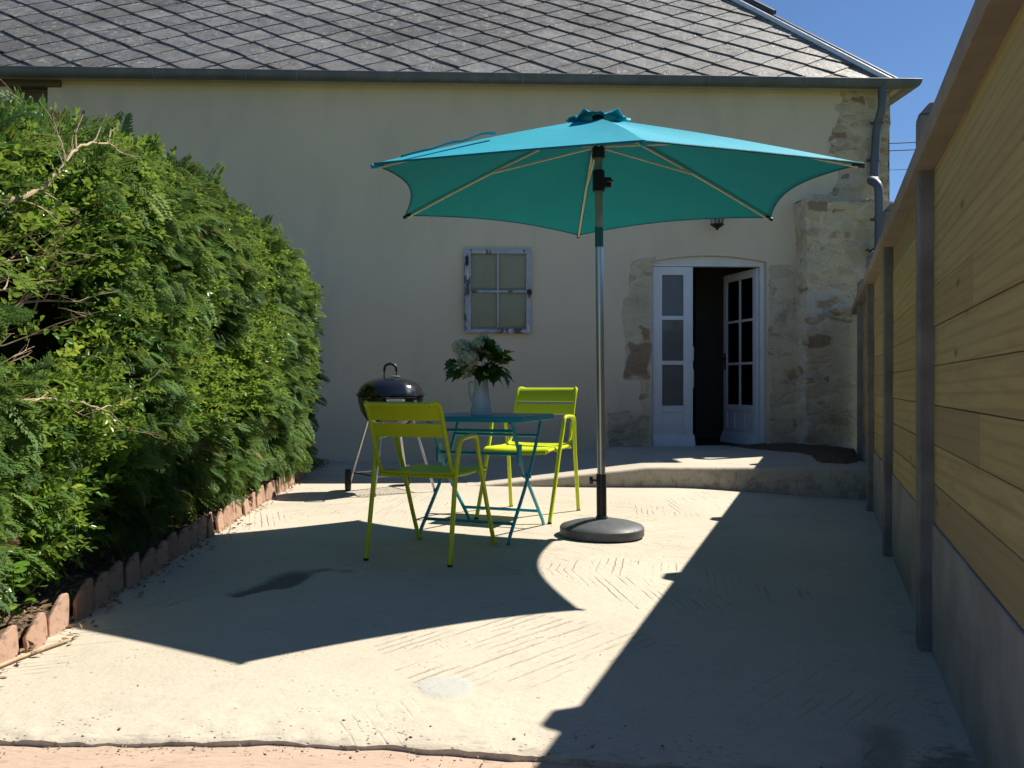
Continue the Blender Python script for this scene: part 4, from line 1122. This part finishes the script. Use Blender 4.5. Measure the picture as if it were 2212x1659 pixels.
m.build('shelf', mat['lead'], bbq)

# ------------------------------------------------------------------ edging tiles
rr = random.Random(9)
GRP = 'terracotta edging tiles along the hedge bed'
def tile_mesh(seed):
    q = random.Random(seed); m = MB()
    W, H, T = .26, .175, .018
    rows = []
    for i in range(8):
        f = i/7; row = []
        for j in range(11):
            e = 2*j/10-1; x = W/2*e; bow = .038*(1-e*e)
            top_ = H - .085*abs(e)**2.1 + q.uniform(-.005, .004)
            row.append((x*(1-.10*f)+q.uniform(-.0015,.0015), -bow+q.uniform(-.0015,.0015), top_*f-.03))
        rows.append(row)
    m.sheet(rows, T, tone=None)
    return m
protos = []
Yt = 2.62; i = 0
tiles = []
while Yt < 8.5:
    m = tile_mesh(100+i % 6); tone = rr.random()
    if i < 6:
        m.t = [tone]*len(m.v)
        o = m.build('edging_tile', mat['terra'], None, bevel=.004, angle=50); protos.append(o)
    else:
        o = protos[i % 6].copy(); C.objects.link(o)
    x = edge_x(Yt) + rr.uniform(-.012, .012)
    o.location = (x, Yt, -.01 + rr.uniform(-.012, .006))
    o.rotation_euler = (-rr.uniform(.05, .16), R(13)+rr.gauss(0, .07), R(90+13)+rr.gauss(0, .08))
    if Yt < 3.15: o.rotation_euler[1] += rr.uniform(.1, .6); o.location.z -= rr.uniform(.02, .06)
    o['group'] = GRP; o['category'] = 'edging tile'
    o['label'] = 'weathered terracotta tile standing somewhere between the two end tiles of the hedge bed row'
    tiles.append(o)
    Yt += rr.uniform(.165, .20); i += 1
tiles[0]['label'] = 'terracotta edging tile nearest to us, at the near end of the hedge bed row'
tiles[-1]['label'] = 'terracotta edging tile at the far end of the row, nearest the house wall'

# ------------------------------------------------------------------ hedge
hedge = tag(empty('hedge', (-2.5, 5.4, 0)), 'tall dense clipped hedge of mixed conifer and leafy shrubs along the left side', 'hedge')
HX, HY = -2.5, 5.4
def hedge_pt(ysamp, ang):
    """world point and outward normal on the hedge skin; ang 0 = courtyard face low, pi/2 = top"""
    Yv = np.asarray(ysamp); a = np.asarray(ang)
    endf = np.clip((8.78-Yv)/.55, 0, 1); endf = np.sqrt(np.clip(1-(1-endf)**2, 0, 1))
    hw_ = .72*(.35+.65*endf); top_ = (2.16+.11*sstep(3.7, 4.9, Yv)*(1-sstep(6.9, 8.0, Yv)))*(.80+.20*endf) - .30*(1-sstep(2.6, 4.2, Yv))
    xc_ = edge_x(Yv) - .70 + .11*sstep(4.8, 7.8, Yv)
    ca, sa = np.cos(a), np.sin(a)
    p = .42
    ex_ = np.sign(ca)*np.abs(ca)**p; ez_ = np.sign(sa)*np.abs(sa)**p
    zc_ = .10 + (top_-.10)*.5; hz_ = (top_-.10)*.5
    X_ = xc_ + hw_*ex_; Z_ = zc_ + hz_*ez_
    nx_ = np.sign(ca)*np.abs(ca)**(2-p)/np.maximum(hw_, .2); nz_ = np.sign(sa)*np.abs(sa)**(2-p)/hz_
    ny_ = np.where(Yv > 8.0, (Yv-8.0)*2.0, 0)
    N_ = np.stack([nx_, ny_, nz_], -1); N_ /= np.linalg.norm(N_, axis=-1, keepdims=True)+1e-9
    P_ = np.stack([X_, Yv, Z_], -1)
    lump = (vnoise(P_, 1.7, 3)-.5)*.34 + (vnoise(P_, 5.5, 2, 4.0)-.5)*.16
    return P_ + N_*lump[..., None], N_
# added core, painted dark as shade, that stops light leaking through
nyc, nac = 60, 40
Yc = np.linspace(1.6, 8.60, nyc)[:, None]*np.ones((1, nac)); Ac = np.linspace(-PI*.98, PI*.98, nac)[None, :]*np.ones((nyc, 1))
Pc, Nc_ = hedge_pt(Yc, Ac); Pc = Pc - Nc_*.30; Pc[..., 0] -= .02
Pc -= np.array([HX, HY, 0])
npmesh('light_block_core', Pc.reshape(-1,3), quads(nyc, nac), mat['core'], hedge, smooth=True)

def frames(N_, spread, droop, rng):
    """growth direction D, side S, normal Q for many sprigs"""
    n = len(N_)
    D_ = N_ + rng.normal(0, spread, (n, 3)); D_[:, 2] += droop; D_ /= np.linalg.norm(D_, axis=1, keepdims=True)
    U_ = rng.normal(0, .55, (n, 3)) + np.array([0, 0, 1.0])
    S_ = np.cross(D_, U_); S_ /= np.linalg.norm(S_, axis=1, keepdims=True)+1e-9
    return D_, S_, np.cross(S_, D_)
def scatter(tv, tf, pos, D_, S_, Q_, size, tone, name, material, parent):
    """copies of a small template (sprig) joined to one foliage mesh; tv columns: along, side, normal"""
    n, k = len(pos), len(tv)
    V = (pos[:, None, :] + size[:, None, None]*(tv[None, :, 0:1]*D_[:, None, :] + tv[None, :, 1:2]*S_[:, None, :] + tv[None, :, 2:3]*Q_[:, None, :])).reshape(-1, 3)
    F = (np.arange(n)[:, None, None]*k + tf[None]).reshape(-1, tf.shape[1])
    T_ = np.repeat(tone, k)
    return npmesh(name, V, F, material, parent, {'tone': T_})
def frond():
    V = []; F = []
    def blade(a, b, w, lift=0):
        a = np.array(a, float); b = np.array(b, float); d = b-a; s_ = np.array([-d[1], d[0], 0]); s_ /= np.linalg.norm(s_)+1e-9
        o = len(V); m_ = a+d*.45
        V.extend([a, m_+s_*w, b, m_-s_*w]); F.append((o, o+1, o+2, o+3))
    q = random.Random(4)
    def droop(x): return -.28*x*x
    blade((0,0,0), (1,0,droop(1)), .022)
    for i in range(9):
        t = .12+.09*i; L = .42*(1-t)**.7+.06
        for sd in (-1, 1):
            tt = t+q.uniform(-.02,.02); tip = (tt+L*.78, sd*L*.62, droop(tt+L*.5)+q.uniform(-.03,.03))
            blade((tt, 0, droop(tt)), tip, .030)
            if L > .2:
                for f_ in (.4, .7):
                    bx = (tt+L*.78*f_, sd*L*.62*f_, droop(tt)); l2_ = L*.34
                    blade(bx, (bx[0]+l2_*.95, bx[1]-sd*l2_*.1, bx[2]-.02), .022); blade(bx, (bx[0]+l2_*.4, bx[1]+sd*l2_*.8, bx[2]-.02), .022)
    return np.array(V), np.array(F)
def sprig(nl=9, L=.30, W=.085, seed=1):
    V = []; F = []; q = random.Random(seed)
    def leaf(b, d, n_):
        d = np.array(d)/np.linalg.norm(d); s_ = np.cross(d, n_); s_ /= np.linalg.norm(s_); nn = np.cross(s_, d)
        o = len(V); b = np.array(b)
        V.extend([b, b+d*L*.35+s_*W+nn*.02, b+d*L*.75+s_*W*.75+nn*.01, b+d*L-nn*.03, b+d*L*.75-s_*W*.75+nn*.01, b+d*L*.35-s_*W+nn*.02])
        F.append((o, o+1, o+2, o+3)); F.append((o, o+3, o+4, o+5))
    for i in range(nl):
        t = .1+.9*i/nl; a = i*2.4
        leaf((t, 0, 0), (.55+q.uniform(-.2,.3), math.cos(a)*.8, math.sin(a)*.5+.15), (q.uniform(-.3,.3), q.uniform(-.4,.4), 1))
    leaf((1,0,0), (1,.1,.1), (0,.2,1))
    return np.array(V), np.array(F)
def hedge_samples(n, rng, amin=-1.25, amax=2.3, ymin=1.7, depth=.16):
    Yv = ymin + (8.72-ymin)*rng.random(n)
    # even over the skin: most of it is the upright face
    a = rng.random(n); ang = np.where(a < .66, np.arctan2(np.sign(rng.uniform(-1,1,n))*rng.random(n)**(1/.42), 1.0), np.arctan2(1.0, np.sign(rng.uniform(-.6,1,n))*rng.random(n)**(1/.42)))
    zt = rng.uniform(-1, 1, n); xt = rng.uniform(-1, 1, n)
    face = rng.random(n) < .68
    # invert x = |cos|^p, z = |sin|^p
    p = .42
    sa = np.sign(zt)*np.minimum(np.abs(zt), .9999)**(1/p)
    ang_f = np.arcsin(np.clip(sa, -1, 1))
    ca = np.sign(xt)*np.minimum(np.abs(xt), .9999)**(1/p)
    ang_t = np.arccos(np.clip(ca, -1, 1))
    ang = np.where(face, ang_f, ang_t)
    P_, N_ = hedge_pt(Yv, ang)
    P_ = P_ - N_*(rng.random(n)**1.5*depth)[:, None]
    return P_, N_
off = np.array([HX, HY, 0])
def thin(P_, N_, rng):
    # the bare twiggy hollow at the near end and the thin skirt near the ground
    hol = .96*np.exp(-(((P_[:,1]-2.98)/.38)**4 + ((P_[:,2]-1.22)/.36)**4))*np.clip(.55+1.0*vnoise(P_, 3.5, 2, 8.0), 0, 1)
    keep = rng.random(len(P_)) > .97*hol
    gap = vnoise(P_, 3.1, 2, 21.0)
    keep &= rng.random(len(P_)) < .25+.75*sstep(.30, .46, gap)
    keep &= (P_[:,2] > .11 + .10*vnoise(P_*np.array([1,1,0]), 3, 2))
    return keep
# which plant grows where: leafy shrubs near, conifer further back, mixed between
def mixmask(P_, rng): return vnoise(P_, 1.35, 2, 9.0) + rng.normal(0, .035, len(P_)) + .06*(1-sstep(3.6, 4.6, P_[:,1])) - .10*sstep(6.0, 7.4, P_[:,1])
rng = np.random.default_rng(5)
P_, N_ = hedge_samples(21000, rng, depth=.20); k_ = thin(P_, N_, rng); P_, N_ = P_[k_], N_[k_]
mm = mixmask(P_, rng) < .53; Pf, Nf = P_[mm], N_[mm]
D_, S_, Q_ = frames(Nf, .42, -.30, rng)
tv, tf = frond()
tone = np.clip(vnoise(Pf, 2.6, 2, 2.0)*.9 + rng.normal(0, .16, len(Pf)), 0, 1)
sel = rng.random(len(Pf)) < .03; scatter(tv, tf, (Pf-off)[sel], D_[sel], S_[sel], Q_[sel], rng.uniform(.06, .12, sel.sum()), rng.random(sel.sum()), 'dead_foliage', mat['litter'], hedge)
scatter(tv, tf, Pf-off-D_*.05, D_, S_, Q_, rng.uniform(.085, .17, len(Pf))*(1+.7*(rng.random(len(Pf)) < .10)), tone, 'conifer_foliage', mat['conifer'], hedge)
P_, N_ = hedge_samples(23000, rng, depth=.17); k_ = thin(P_, N_, rng); P_, N_ = P_[k_], N_[k_]
mm = mixmask(P_, rng) > .465; Pf, Nf = P_[mm], N_[mm]
D_, S_, Q_ = frames(Nf, .5, .28, rng)
tv, tf = sprig()
tone = np.clip(vnoise(Pf, 3.0, 2, 6.0)*.8 + rng.normal(.02, .2, len(Pf)), 0, 1)
scatter(tv, tf, Pf-off-D_*.04, D_, S_, Q_, rng.uniform(.06, .135, len(Pf)), tone, 'leafy_foliage', mat['privet'], hedge)
# bare twigs and stems
rr = random.Random(14)
m = MB()
for i in range(26):      # main stems
    y = 1.9+6.6*i/25+rr.uniform(-.1,.1); x = edge_x(y)-.55+rr.uniform(-.2,.2)
    m = MB(); m.tube(smooth_path([(x-HX, y-HY, .0), (x+rr.uniform(-.1,.1)-HX, y+rr.uniform(-.1,.1)-HY, .7), (x+rr.uniform(-.2,.2)-HX, y+rr.uniform(-.15,.15)-HY, 1.6)], 4), [.03-.0023*k for k in range(9)], 8); m.build('trunk', mat['bark'], hedge)
def twig(p0, d, L, r0, depth=0):
    pts = [Vector(p0)]; d = Vector(d).normalized()
    for k in range(5):
        d = (d + Vector((rr.gauss(0,.11), rr.gauss(0,.11), rr.gauss(0,.10)))).normalized(); pts.append(pts[-1]+d*L/5)
    m.tube(pts, [r0*(1-.14*k) for k in range(6)], 6)
    if depth < 2:
        for k in (2, 3, 4):
            if rr.random() < .7: twig(pts[k], d+Vector((rr.gauss(0,.6), rr.gauss(0,.6), rr.gauss(.1,.5))), L*.5, r0*.55, depth+1)
for i in range(30):
    y = rr.uniform(2.6, 3.4); z = rr.uniform(.75, 1.4); x = edge_x(y)-.24
    m = MB(); twig((x-HX, y-HY, z), (.75, rr.gauss(.25,.6), rr.gauss(.8,.5)), rr.uniform(.26,.46), rr.uniform(.0035,.007)); m.build('branch', mat['bark'], hedge)
for i in range(60):
    y = rr.uniform(2.6, 8.4); z = rr.uniform(.3, 1.9); x = edge_x(y)-.30
    m = MB(); twig((x-HX, y-HY, z), (1.0, rr.gauss(0,.6), rr.gauss(.2,.5)), rr.uniform(.2,.36), rr.uniform(.002,.0045), 1); m.build('branch', mat['bark'], hedge)
# the two thick pale branches that show at the near end
for pts, r0 in (([(-1.90,2.66,1.42),(-1.72,2.77,1.52),(-1.66,2.93,1.607),(-1.64,3.03,1.71),(-1.64,3.17,1.83),(-1.66,3.42,1.915),(-1.70,3.60,1.92)], .012),
                ([(-1.95,2.62,.90),(-1.70,2.78,.875),(-1.64,3.05,.865),(-1.62,3.30,.82),(-1.60,3.50,.72)], .0075),
                ([(-1.64,3.28,.825),(-1.58,3.42,.85),(-1.56,3.55,.90)], .004)):
    P_l = smooth_path([(x-HX, y-HY, z) for x, y, z in pts], 5)
    m = MB(); n_ = len(P_l)
    m.tube([q+Vector((rr.gauss(0,.004), rr.gauss(0,.004), rr.gauss(0,.004))) for q in P_l], [max(r0*(1-.85*k/n_)*(1+rr.gauss(0,.10)), .0014) for k in range(n_)], 7)
    for k in range(4, n_-1, 3):
        d = (P_l[k+1]-P_l[k]).normalized()
        twig(P_l[k], d+Vector((rr.gauss(.2,.5), rr.gauss(0,.5), rr.gauss(.1,.6))), rr.uniform(.08,.2), r0*.32, 1)
    m.build('branch', mat['bark'], hedge)
    # a few leaves on its shoots
    base_ = np.array([list(q) for q in P_l[6:]]); kk = rng.integers(0, len(base_), 16)
    N2 = rng.normal(0, .6, (16, 3)) + np.array([.6, 0, .2]); D2, S2, Q2 = frames(N2/np.linalg.norm(N2, axis=1, keepdims=True), .3, 0, rng)
    scatter(*sprig(), base_[kk], D2, S2, Q2, rng.uniform(.05, .11, 16), rng.uniform(.3, .95, 16), 'leafy_shoots', mat['privet'], hedge)['kind'] = 'stuff'

# young broad-leaved plant at the near foot of the hedge
yp = tag(empty('young_plant', (-1.80, 3.06, .05)), 'young plant with round yellow-green leaves behind the nearest edging tiles', 'plant')
st = MB(); lf_ = MB(); rr = random.Random(31)
ROUND = [(0,0),(.30,.12),(.46,.35),(.48,.6),(.34,.85),(0,1.0)]
def rleaf(base, d, up, L, tone):
    d = d.normalized(); s_ = d.cross(up).normalized(); n_ = s_.cross(d)
    c = [base+d*L*t for (w, t) in ROUND]; a_ = [p+s_*w*L+n_*w*L*.2 for p, (w, t) in zip(c, ROUND)]; b_ = [p-s_*w*L+n_*w*L*.2 for p, (w, t) in zip(c, ROUND)]
    k = len(ROUND); lf_.add(c+a_+b_, [(i, i+1, k+i+1, k+i) for i in range(k-1)]+[(i+1, i, 2*k+i, 2*k+i+1) for i in range(k-1)], tone)
for i in range(9):
    b = Vector((rr.uniform(-.14,.14), rr.uniform(-.2,.22), 0)); tip = b+Vector((rr.uniform(-.03,.14), rr.uniform(-.10,.10), rr.uniform(.12,.30)))
    mid_p = (b+tip)/2+Vector((rr.uniform(-.02,.02),)*3)
    P_l = smooth_path([b, mid_p, tip], 5); st.tube(P_l, .0028, 6)
    for k in range(3, len(P_l)):
        for q in range(1):
            a = rr.uniform(0, 2*PI); rleaf(P_l[k], Vector((math.cos(a)+.4, math.sin(a)-.3, rr.uniform(-.1,.5))), Vector((rr.gauss(.3,.3), rr.gauss(-.3,.3), 1)), rr.uniform(.035,.06), rr.uniform(.45, 1.0))
st.build('stem', mat['privet'], yp); lf_.build('leaves', mat['privet'], yp, smooth=False)

# tuft of weed on the pier by the downpipe
wx, wz = HL(1882, 545, -.36)
wd = tag(empty('weed', to_world(wx, -.37, wz), HT), 'small dark weed tuft growing from the stone pier beside the downpipe', 'weed')
m = MB(); rr = random.Random(8)
for i in range(46):
    a = rr.uniform(0, 2*PI); d = Vector((math.cos(a)*.8, -.5-rr.random()*.5, rr.uniform(-.5,.8))).normalized(); L = rr.uniform(.04,.12); s_ = d.cross(Vector((rr.gauss(0,1),rr.gauss(0,1),rr.gauss(0,1)))).normalized()
    b = Vector((rr.uniform(-.05,.05), 0, rr.uniform(-.04,.04)))
    m.add([b, b+d*L*.5+s_*.008, b+d*L, b+d*L*.5-s_*.008], [(0,1,2,3)], rr.random()*.5)
m.build('leaves', mat['vleaf'], wd, smooth=False)

# dry litter in the bed, in the corner by the wall and along the tiles; seam bits stand in for a shadow gap
rr = np.random.default_rng(77)
n = 2800
Yl = np.concatenate([rr.uniform(2.4, 8.6, 1500), rr.uniform(8.5, 9.7, 700), rr.uniform(2.4, 8.3, 400), 2.125+rr.normal(0, .018, 200)])
Xl = np.concatenate([edge_x(Yl[:1500])-rr.random(1500)**1.5*.5-.02, rr.uniform(-2.9, -1.95, 700)-.2*(Yl[1500:2200]-8.8), edge_x(Yl[2200:2600])+np.abs(rr.normal(.0, .06, 400))+.02, rr.uniform(-1.7, 1.2, 200)])
Zl = np.concatenate([.05+rr.random(1500)*.05, .01+rr.random(700)*.09*np.exp(-((Xl[1500:2200]+2.1)/.35)**2)+.005, .004+rr.random(400)*.015, patio_z(Xl[2600:], Yl[2600:])-.013+rr.random(200)*.012])
N_ = np.tile(np.array([[0,0,1.0]]), (n,1)); D_ = rr.normal(0, 1, (n,3)); D_[:,2] *= .35; D_ /= np.linalg.norm(D_, axis=1, keepdims=True)
S_ = np.cross(D_, rr.normal(0,.35,(n,3))+np.array([0,0,1.0])); S_ /= np.linalg.norm(S_, axis=1, keepdims=True); Q_ = np.cross(S_, D_)
tv = np.array([[0,0,0],[.5,.22,.06],[1,0,0],[.5,-.22,.06]]); tf = np.array([[0,1,2,3]])
o = scatter(tv, tf, np.stack([Xl, Yl, Zl], -1), D_, S_, Q_, rr.uniform(.015,.05,n)*np.where(np.arange(n) < 2600, 1, .28), rr.random(n), 'leaf_litter', mat['litter'], None); kind(o, 'stuff')
# grit and crumbs on the concrete
n = 170
Yl = np.concatenate([2.0+np.abs(rr.normal(.12, .12, 60)), rr.uniform(2.3, 7.4, 110)])
Xl = np.concatenate([rr.uniform(-1.8, 1.0, 60), rr.uniform(-1.75, 2.2, 110)])
Sz = np.concatenate([rr.uniform(.0015, .005, 60), rr.uniform(.0015, .004, 110)])
ico = bmesh.new(); bmesh.ops.create_icosphere(ico, subdivisions=1, radius=1); tv = np.array([v.co[:] for v in ico.verts]); tf = np.array([[v.index for v in f.verts] for f in ico.faces]); ico.free()
tv = tv*np.array([1.3,.9,.4])
a = rr.uniform(0, 2*PI, n); D_ = np.stack([np.cos(a), np.sin(a), 0*a], -1); S_ = np.stack([-np.sin(a), np.cos(a), 0*a], -1); Q_ = np.tile(np.array([[0,0,1.0]]), (n,1))
Zl = patio_z(Xl, Yl) + np.where(Yl < 2.15, -.014, .002)
o = scatter(tv, tf, np.stack([Xl, Yl, Zl], -1), D_, S_, Q_, Sz, rr.random(n), 'grit', mat['stonebit'], None); kind(o, 'stuff')
# a dry stick lying beside the tiles
m = MB(); m.tube(smooth_path([(-1.62,2.30,.012),(-1.66,2.55,.016),(-1.64,2.78,.012),(-1.58,2.98,.010)], 5), .006, 7)
tag(m.build('stick', mat['bark'], None), 'thin dry stick lying on the concrete beside the nearest edging tiles', 'stick')

# overhead cables far behind the fence
for v, lab in ((304, 'upper of three thin overhead cables crossing the blue gap beside the house'), (320, 'middle of three thin overhead cables crossing the blue gap beside the house'), (362, 'lowest of three thin overhead cables, fainter than the other two')):
    z = EYE + (HZ-v)/FPX*34
    m = MB(); m.tube([(x, 34+.02*x, z+.0009*(x-16)**2*1.0+.045*(x-16)) for x in np.linspace(-30, 60, 40)], .02 if v < 350 else .011, 6)
    tag(m.build('overhead_cable', mat['wire'], None), lab, 'cable', 'overhead cables behind the fence')

# ------------------------------------------------------------------ light, sky, camera
SX, SY = .748, .445
el = math.atan2(1, math.hypot(SX, SY)); az = math.atan2(SX, SY)
sun = bpy.data.lights.new('sun', 'SUN'); sun.energy = 5.0; sun.angle = R(.5); sun.color = (1.0, .93, .80)
so_ = bpy.data.objects.new('sun', sun); C.objects.link(so_); so_.location = (20, 15, 25)
so_.rotation_euler = Vector((SX, SY, 1)).to_track_quat('Z', 'Y').to_euler()
w = bpy.data.worlds.new('World'); bpy.context.scene.world = w; w.use_nodes = True
nt = w.node_tree; bg = nt.nodes['Background']
sk = nt.nodes.new('ShaderNodeTexSky'); sk.sky_type = 'NISHITA'; sk.sun_disc = False
sk.sun_elevation = el; sk.sun_rotation = az; sk.air_density = 1.0; sk.dust_density = .1; sk.ozone_density = 9.0; sk.altitude = 200
nt.links.new(sk.outputs[0], bg.inputs[0]); bg.inputs[1].default_value = .062

cam = bpy.data.cameras.new('camera'); co = bpy.data.objects.new('camera', cam); C.objects.link(co)
co.location = (0, 0, EYE); co.rotation_euler = (PI/2, 0, 0)
cam.sensor_width = 36; cam.lens = 36*FPX/2212; cam.shift_y = (HZ-829.5)/2212; cam.clip_end = 2000; cam.clip_start = .05
sc = bpy.context.scene; sc.camera = co
sc.view_settings.view_transform = 'Standard'; sc.view_settings.look = 'None'; sc.view_settings.gamma = 1; sc.view_settings.exposure = .75
sc.render.engine = 'CYCLES'; sc.cycles.max_bounces = 7; sc.cycles.diffuse_bounces = 4; sc.cycles.transparent_max_bounces = 12; sc.cycles.caustics_reflective = False; sc.cycles.caustics_refractive = False
